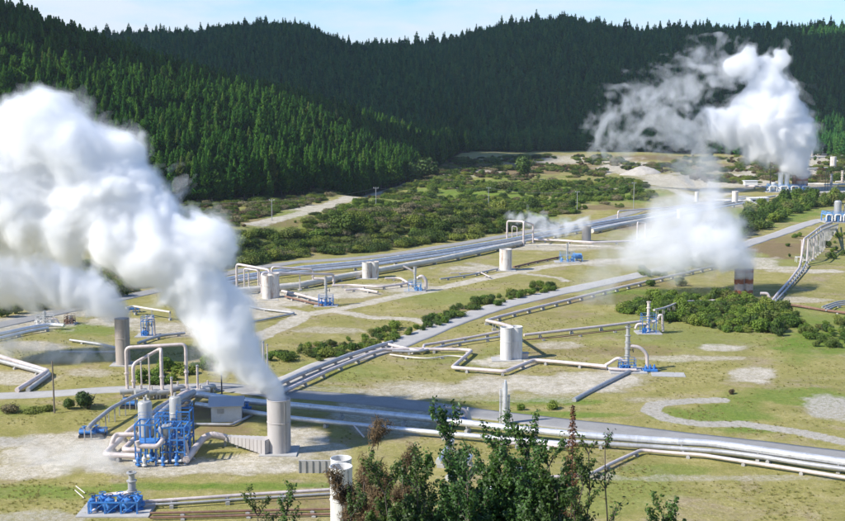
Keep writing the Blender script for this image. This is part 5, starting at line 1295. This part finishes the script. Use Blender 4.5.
# ------------------------------------------------------------------ steam
def surface_nets(Fd, org, hstep):
    """closed quad mesh of the level Fd = 0 (inside: Fd > 0)"""
    Fd = Fd.copy(); Fd[0] = Fd[-1] = -1; Fd[:, 0] = Fd[:, -1] = -1; Fd[:, :, 0] = Fd[:, :, -1] = -1
    nx, ny, nz = Fd.shape; S = Fd > 0
    cnt = np.zeros((nx - 1, ny - 1, nz - 1), np.float32); acc = np.zeros((nx - 1, ny - 1, nz - 1, 3), np.float32)
    sl = lambda o, n: slice(o, n - 1 + o)
    for ax in range(3):
        o1, o2 = [a for a in range(3) if a != ax]
        for u in (0, 1):
            for v in (0, 1):
                off = [0, 0, 0]; off[o1] = u; off[o2] = v
                A = Fd[sl(off[0], nx), sl(off[1], ny), sl(off[2], nz)]; off2 = list(off); off2[ax] = 1
                B = Fd[sl(off2[0], nx), sl(off2[1], ny), sl(off2[2], nz)]
                m_ = (A > 0) != (B > 0); t = np.where(m_, A / np.where(m_, A - B, 1), 0)
                cnt += m_; 
                for k in range(3): acc[..., k] += np.where(m_, off[k] + (t if k == ax else 0), 0)
    act = cnt > 0; idx = -np.ones(cnt.shape, np.int64); idx[act] = np.arange(act.sum())
    base = np.argwhere(act); V = (base + acc[act] / cnt[act][:, None]) * hstep + org
    Q = []
    for ax in range(3):
        o1, o2 = [(1, 2), (2, 0), (0, 1)][ax]
        a = [slice(None)] * 3; b_ = [slice(None)] * 3; a[ax] = slice(0, -1); b_[ax] = slice(1, None)
        A = S[tuple(a)]; B = S[tuple(b_)]; E = np.argwhere(A != B); fl = A[tuple(E.T)]
        ok = (E[:, o1] > 0) & (E[:, o2] > 0) & (E[:, o1] < Fd.shape[o1] - 1) & (E[:, o2] < Fd.shape[o2] - 1); E = E[ok]; fl = fl[ok]
        def cell(d1, d2):
            c = E.copy(); c[:, o1] -= d1; c[:, o2] -= d2; return idx[c[:, 0], c[:, 1], c[:, 2]]
        q = np.stack([cell(1, 1), cell(0, 1), cell(0, 0), cell(1, 0)], -1); q[~fl] = q[~fl][:, ::-1]; Q.append(q)
    return V, np.vstack(Q)
def steam_mat(name, dens, aniso=.25, noise=None, step=None, col=(1, 1, 1)):
    m = bpy.data.materials.new(name); m.use_nodes = True; t = NT(m); t.n.remove(t.n['Principled BSDF'])
    v = t.new('ShaderNodeVolumePrincipled'); v.inputs['Color'].default_value = (*col, 1); v.inputs['Anisotropy'].default_value = aniso; v.inputs['Density'].default_value = dens
    if noise:
        sc, lo, hi = noise; co = t.new('ShaderNodeTexCoord').outputs['Object']; n = t.noise(sc, co, 3, .6); t.l.new(t.math('MULTIPLY', t.mrange(n, lo, hi), dens), v.inputs['Density'])
    t.l.new(v.outputs[0], t.n['Material Output'].inputs['Volume']); m.volume_intersection_method = 'ACCURATE' if hasattr(m, 'volume_intersection_method') else None
    return m
def plume(name, balls, label, cat, levels, res, amp, freq, seed, wisp=0.0, stretch=1.0):
    """balls: (px, py, radius in photo pixels, distance y); levels: (inset as a share of the local radius, noise gain, material), outermost first"""
    Bs = []
    for (px, py, rp, dy) in balls:
        d = ray(px, py); t = dy / d.y; p = Vector((d.x * t, dy, CZ + d.z * t)); Bs.append((p, rp * t / F))
    lo = np.array([min(p[k] - r * 1.6 for p, r in Bs) for k in range(3)]) - 1; hi = np.array([max(p[k] + r * 1.6 for p, r in Bs) for k in range(3)]) + 1
    n = np.ceil((hi - lo) / res).astype(int) + 1
    X, Y, Z = np.meshgrid(*[(lo[k] + np.arange(n[k]) * res).astype(np.float32) for k in range(3)], indexing='ij')
    wob = [vn3(X * freq * .45 + 5 + 11 * k, Y * freq * .45 + seed, Z * freq * .45 + 3 * k) - .5 for k in range(3)]
    rm = float(np.median([r for p, r in Bs]))
    S = np.full(X.shape, -1e3, np.float32); Rl = np.zeros(X.shape, np.float32); Wt = np.full(X.shape, 1e-6, np.float32)
    q = .55 * rm
    Xw, Yw, Zw = X + wob[0] * q, Y + wob[1] * q, Z + wob[2] * q
    for p, r in Bs:
        dd = np.sqrt((Xw - p.x) ** 2 + (Yw - p.y) ** 2 + (Zw - p.z) ** 2); s_ = r - dd; k = r * .45
        g = np.clip(.5 + .5 * (s_ - S) / k, 0, 1); S = S * (1 - g) + s_ * g + k * g * (1 - g) * .5
        w_ = 1 / (dd / r + .15) ** 4; Rl += w_ * r; Wt += w_
    Rl /= Wt; Rm = np.minimum(Rl, rm * 1.2)
    A = np.zeros_like(X); B = np.zeros_like(X); a = 1.0; b = 1.0; f = freq
    for o_ in range(6):
        if 1 / f < res * 1.3: break
        v = vn3(X * f + seed * 3.1 + wob[1] * 2.5, Y * f + 7.7 + wob[2] * 2.5, Z * f * stretch + seed + wob[0] * 2.5) * 2 - 1
        A += a * (np.abs(v) * 2.2 - .75); B += b * v; a *= .60; b *= .68; f *= 2.03
    root = None
    for k, (inset, gain, mt) in enumerate(levels):
        D = S - inset * Rm + amp * gain * Rm * ((.5 * A + .35 * B) if not wisp else B * .9) - wisp * Rm
        V, Q = surface_nets(D, lo, res)
        if len(V) < 8: continue
        if not wisp:                                   # drop small detached puffs
            lab = np.arange(len(V))
            for _ in range(200):
                m_ = lab[Q].min(1); l2 = lab.copy()
                for c_ in range(4): np.minimum.at(l2, Q[:, c_], m_)
                l2 = l2[l2]
                if (l2 == lab).all(): break
                lab = l2
            cnt_ = np.bincount(lab, minlength=len(V)); keep_ = cnt_[lab] > .06 * len(V)
            Q = Q[keep_[Q[:, 0]]]; used = np.zeros(len(V), bool); used[Q.ravel()] = True; re_ = np.cumsum(used) - 1; V = V[used]; Q = re_[Q]
        org = np.array(tuple(Bs[0][0]))
        if root is None: root = mesh_np(name, V - org, Q, M[mt], None, tuple(org)); tag(root, label, cat)
        else: mesh_np('inner_steam', V - org, Q, M[mt], root)
    return root
M['s_a'] = steam_mat('thin_steam', .07, .1); M['s_b'] = steam_mat('steam', .22, 0); M['s_c'] = steam_mat('dense_steam', .6, 0, col=(.985, .985, .99))
FCOL = (.975, .975, .98); M['f_a'] = steam_mat('far_thin_steam', .022, .1, col=FCOL); M['f_b'] = steam_mat('far_steam', .06, 0, col=FCOL); M['f_c'] = steam_mat('far_dense_steam', .2, 0, col=FCOL); M['m_c'] = steam_mat('mid_dense_steam', .5, 0, col=(.975, .975, .985))
M['v_a'] = steam_mat('veil_steam', .008, .2); M['v_b'] = steam_mat('veil_core_steam', .018, .2)
M['g_a'] = steam_mat('ground_steam', .06, .2)
NEARL = [(-.18, 1.8, 's_a'), (-.08, 1.5, 's_a'), (.0, 1.25, 's_b'), (.10, 1.1, 's_c')]
FARL = [(-.22, 1.8, 'f_a'), (-.06, 1.3, 'f_b'), (.06, 1.0, 'f_c')]
SOFTL = [(-.4, 1.9, 'v_a'), (-.18, 1.7, 'v_b'), (-.02, 1.5, 'f_a'), (.08, 1.5, 'f_b'), (.24, 1.4, 'f_b'), (.42, 1.2, 'f_b')]
D1 = sb_.y
plume('steam_plume', [(278, 402, 12.5, D1), (278, 396, 13.5, D1), (272, 388, 17, D1), (256, 376, 22, D1), (240, 355, 29, D1 + 1), (222, 330, 33, D1 + 1), (205, 305, 36, D1 + 2), (188, 280, 38, D1 + 2), (208, 238, 33, D1 + 2), (175, 245, 36, D1 + 3), (150, 262, 34, D1 + 1),
      (148, 215, 36, D1 + 4), (120, 190, 42, D1 + 5), (118, 155, 27, D1 + 5), (85, 200, 52, D1 + 6), (75, 155, 44, D1 + 6), (45, 122, 34, D1 + 6), (30, 150, 46, D1 + 7), (-10, 160, 50, D1 + 8), (20, 205, 55, D1 + 8), (-50, 170, 60, D1 + 9), (110, 235, 37, D1 + 3), (60, 232, 36, D1 + 6), (-40, 220, 50, D1 + 9)],
      'huge white billowing steam plume blown left from the near ribbed-duct stack', 'steam plume', NEARL, .32, .30, .17, 1)
D2 = G(121, 365).y
plume('steam_plume', [(121, 321, 8.5, D2 + 1), (120, 315, 10, D2 + 1), (113, 309, 14, D2 + 1), (100, 300, 18, D2 + 1), (82, 291, 22, D2 + 2), (62, 282, 27, D2 + 2), (40, 277, 32, D2 + 2), (15, 272, 36, D2 + 2), (-15, 268, 40, D2 + 2), (30, 252, 26, D2 + 4), (-45, 265, 42, D2)],
      'grey-white steam plume drifting left from the slim stack', 'steam plume', [(-.2, 1.7, 's_a'), (-.04, 1.3, 'f_c'), (.08, 1.0, 's_b')], .4, .30, .17, 2)
D3 = G(744, 296).y
cloud3 = plume('steam_plume', [(746, 266, 9, D3), (744, 261, 12, D3), (738, 256, 16, D3), (730, 251, 20, D3), (716, 247, 25, D3), (700, 240, 33, D3 + 2), (680, 242, 36, D3 + 2), (655, 245, 30, D3 + 3), (636, 250, 20, D3 + 3), (722, 228, 24, D3 + 3), (705, 215, 26, D3 + 4), (685, 210, 26, D3 + 5), (662, 220, 25, D3 + 4), (730, 240, 22, D3 + 2)],
      'wide soft steam cloud drifting left from the rusty banded silencer', 'steam plume', SOFTL, .75, .48, .11, 3)
jet = plume('inner_steam', [(745, 271, 8, D3), (744, 266, 10.5, D3), (740, 260, 14, D3), (732, 255, 18, D3), (720, 250, 21, D3), (706, 245, 22, D3 + 1)], 'x', 'x', [(-.15, 1.5, 'f_b'), (.05, 1.3, 'f_c')], .45, .42, .16, 13)
for k_ in ('label', 'category'): del jet[k_]
jet.location = Vector(jet.location) - Vector(cloud3.location); jet.parent = cloud3
plume('steam_wisp', [(712, 205, 24, D3 + 5), (700, 190, 20, D3 + 6), (690, 175, 18, D3 + 6), (675, 200, 20, D3 + 6), (725, 195, 16, D3 + 6), (700, 165, 14, D3 + 7)], 'faint steam rising above the wide soft cloud', 'steam plume', [(-.2, 1.5, 'v_a')], .8, .8, .13, 4, wisp=.05)
plume('steam_wisp', [(625, 252, 16, D3), (612, 265, 16, D3), (600, 278, 16, D3 - 4), (594, 295, 15, D3 - 8), (590, 310, 14, D3 - 14), (588, 322, 11, D3 - 18)], 'thin veil of steam sinking across the diagonal road', 'steam plume', [(-.25, 1.5, 'f_a'), (.1, 1.4, 'v_b')], .6, .7, .16, 5, wisp=.02)
D4 = G(800, 192).y
plume('steam_plume', [(801, 172, 9, D4), (796, 163, 16, D4), (785, 150, 22, D4), (772, 138, 26, D4), (758, 126, 27, D4), (742, 120, 23, D4), (722, 122, 17, D4), (775, 110, 26, D4), (782, 95, 20, D4), (793, 128, 20, D4), (800, 148, 13, D4), (765, 85, 18, D4), (768, 68, 13, D4), (779, 56, 10, D4), (748, 62, 14, D4), (792, 112, 15, D4), (735, 66, 11, D4), (760, 102, 20, D4)],
      'tall white steam column against the dark forest above the far steam plant', 'steam plume', FARL, 1.1, .42, .085, 6)
plume('steam_wisp', [(735, 68, 13, D4), (718, 60, 15, D4), (703, 52, 11, D4), (705, 70, 18, D4), (690, 85, 18, D4), (672, 95, 21, D4), (650, 104, 19, D4), (630, 112, 17, D4), (613, 120, 15, D4), (602, 134, 13, D4), (600, 150, 9, D4), (660, 118, 21, D4), (685, 122, 20, D4), (702, 132, 18, D4), (640, 130, 16, D4), (700, 150, 16, D4), (692, 168, 14, D4), (625, 138, 14, D4)],
      'ragged veil of thin steam trailing left of the tall column before the forest', 'steam plume', [(-.05, 1.5, 'v_a'), (.1, 1.6, 'v_a'), (.3, 1.6, 'v_b'), (.55, 1.6, 'v_b')], 1.0, 1.15, .10, 7, wisp=.06)
D5 = G(587, 242).y
plume('steam_wisp', [(587, 224, 5, D5), (580, 226, 7.5, D5), (568, 228, 8.5, D5), (555, 229, 8.5, D5), (542, 227, 8, D5), (532, 222, 8, D5), (520, 219, 7, D5), (511, 216, 6, D5)], 'low bank of steam blown left from the dark little silencer over the loops', 'steam plume', [(-.3, 1.6, 'g_a'), (0, 1.4, 'g_a'), (.2, 1.2, 'f_c')], .4, .65, .22, 8)
p = G(100, 470).y
plume('steam_wisp', [(95, 472, 22, p), (70, 470, 20, p), (110, 462, 16, p), (40, 462, 16, p + 4)], 'thin steam hugging the bare ground at the lower left', 'steam plume', [(-.2, 1.5, 'g_a'), (.2, 1.5, 'g_a')], .4, .7, .3, 9, wisp=.05)
p = G(70, 362).y
plume('steam_wisp', [(70, 358, 14, p), (50, 354, 15, p), (30, 350, 14, p), (90, 356, 12, p), (108, 352, 10, p), (10, 345, 14, p)], 'low steam leaking along the ground beside the slim grey stack', 'steam plume', [(-.2, 1.5, 'g_a'), (.2, 1.5, 'g_a')], .45, .7, .22, 10, wisp=.02)
p = G(300, 294).y
plume('steam_wisp', [(262, 292, 7, p), (280, 290, 8, p), (300, 288, 8, p)], 'faint steam around the stained silencer in the far field', 'steam plume', [(-.2, 1.5, 'v_b')], .45, .7, .3, 11, wisp=.05)

# ------------------------------------------------------------------ light, sky, cloud, air
EL, AZX, AZY = radians(40), -.93, -.36
_n = hypot(AZX, AZY); SD = Vector((AZX / _n * cos(EL), AZY / _n * cos(EL), sin(EL)))
# unseen cumulus added out of frame, shaped so its shadow darkens the hills
M['cloud'] = simple('cloud_white', (.8, .8, .82), 1, 0, .03, .01)
def cloud(name, targets, label, alt=850.0, res=32.0):
    Bs = [(Vector((ray(px, 100).x * D / ray(px, 100).y, D, zt)) + SD * ((alt - zt) / SD.z), r) for (px, D, zt, r) in targets]
    lo = np.array([min(p[k] - r for p, r in Bs) for k in range(3)]) - 60; hi = np.array([max(p[k] + r for p, r in Bs) for k in range(3)]) + 60
    lo[2], hi[2] = alt - 120, alt + 240
    n = np.ceil((hi - lo) / res).astype(int) + 1
    X, Y, Z = np.meshgrid(*[lo[k] + np.arange(n[k]) * res for k in range(3)], indexing='ij')
    S = np.full(X.shape, -1e4)
    for p, r in Bs: S = np.maximum(S, r - np.sqrt((X - p.x) ** 2 + (Y - p.y) ** 2 + ((Z - alt) * (r / 110.)) ** 2))
    Nn = np.zeros_like(S); a, f = 1., 1 / 110.
    for o_ in range(3): Nn += a * (vn3(X * f + 9, Y * f, Z * f) * 2 - 1); a *= .5; f *= 2
    V, Q = surface_nets((S + 45 * Nn).astype(np.float32), lo, res); org = V.mean(0)
    tag(mesh_np(name, V - org, Q, M['cloud'], None, tuple(org)), label, 'cloud')
cloud('shade_cumulus', [(250, 1380, 90, 190), (330, 1330, 70, 200), (420, 1300, 60, 220), (420, 1480, 110, 200), (520, 1290, 60, 220), (520, 1470, 110, 190), (600, 1310, 70, 200), (680, 1300, 60, 190), (690, 1440, 110, 150), (770, 1190, 40, 120), (850, 1200, 30, 130), (150, 1420, 100, 160), (400, 1110, 15, 60), (560, 1120, 15, 60), (480, 1130, 20, 60), (470, 1075, 10, 90), (540, 1075, 8, 95), (620, 1080, 8, 95), (700, 1090, 8, 85)],
      'white cumulus cloud out of view over the valley, added to shade the far wooded hill')
cloud('shade_cumulus', [(-60, 735, 85, 130), (20, 760, 85, 115), (90, 775, 75, 95), (150, 790, 65, 80), (210, 810, 55, 70), (270, 830, 45, 60)], 'smaller white cumulus cloud out of view, added to shade the upper left hillside', 850)
sun = bpy.data.lights.new('sun', 'SUN'); sun.energy = SUN_E; sun.angle = radians(.53); sun.color = (1.0, .955, .88)
so = bpy.data.objects.new('sun', sun); COL.objects.link(so); so.rotation_euler = (-SD).to_track_quat('-Z', 'Y').to_euler(); so.location = (0, 0, 300)
w = bpy.data.worlds.new('World'); SC.world = w; w.use_nodes = True; t = NT(w); bg = t.n['Background']
sky = t.new('ShaderNodeTexSky'); sky.sky_type = 'NISHITA'; sky.sun_disc = False; sky.sun_elevation = EL; sky.sun_rotation = atan2(SD.x, SD.y); sky.air_density = 1.0; sky.dust_density = .2; sky.ozone_density = 2.0
# thin high clouds
co = t.new('ShaderNodeTexCoord').outputs['Generated']
mp = t.new('ShaderNodeMapping'); t.l.new(co, mp.inputs[0]); mp.inputs['Scale'].default_value = (1, 1, 4.5); mp.inputs['Location'].default_value = (.3, .1, .25)
nz = t.noise(3.2, mp.outputs[0], 6, .6); nz2 = t.noise(1.1, mp.outputs[0], 3, .5)
cl = t.mrange(t.math('MULTIPLY_ADD', nz2, .6, t.math('MULTIPLY', nz, .5)), .585, .69, 0, .9)
t.l.new(t.mix(cl, t.mix(1.0, sky.outputs[0], (.42, .60, .84), 'MULTIPLY'), SKY_CLOUD), bg.inputs['Color']); bg.inputs['Strength'].default_value = SKY_S
# air
if HAZE > 0:
    m = bpy.data.materials.new('haze_air'); m.use_nodes = True; t = NT(m); t.n.remove(t.n['Principled BSDF']); v = t.new('ShaderNodeVolumePrincipled')
    v.inputs['Color'].default_value = (.72, .84, 1.0, 1); v.inputs['Density'].default_value = HAZE; v.inputs['Anisotropy'].default_value = .2; t.l.new(v.outputs[0], t.n['Material Output'].inputs['Volume'])
    o = MB().box((0, 1800, 80), (9000, 10200, 300)).build('haze', m, smooth=False); tag(o, 'clear valley air that turns the far hills bluish', 'haze', None, 'stuff')
cam = bpy.data.cameras.new('camera'); cam.sensor_width = 36; cam.lens = 36 * F / 845.0; cam.clip_start = .5; cam.clip_end = 20000
c_ = bpy.data.objects.new('camera', cam); COL.objects.link(c_); c_.location = (0, 0, CZ); c_.rotation_euler = (pi / 2 - TH, 0, 0); SC.camera = c_
SC.view_settings.view_transform = 'Standard'; SC.view_settings.look = 'None'; SC.view_settings.gamma = 1; SC.view_settings.use_curve_mapping = False; SC.view_settings.exposure = EXPO
cy = SC.cycles; cy.use_denoising = True; cy.max_bounces = 32; cy.diffuse_bounces = 3; cy.glossy_bounces = 3; cy.transmission_bounces = 4; cy.volume_bounces = 28; cy.transparent_max_bounces = 24
cy.volume_step_rate = 2.0; cy.volume_max_steps = 256; cy.use_adaptive_sampling = True; cy.adaptive_threshold = .02; cy.sample_clamp_indirect = 8
try: cy.denoiser = 'OPENIMAGEDENOISE'; cy.denoising_input_passes = 'RGB_ALBEDO_NORMAL'; cy.denoising_prefilter = 'ACCURATE'
except Exception as e: print(e)
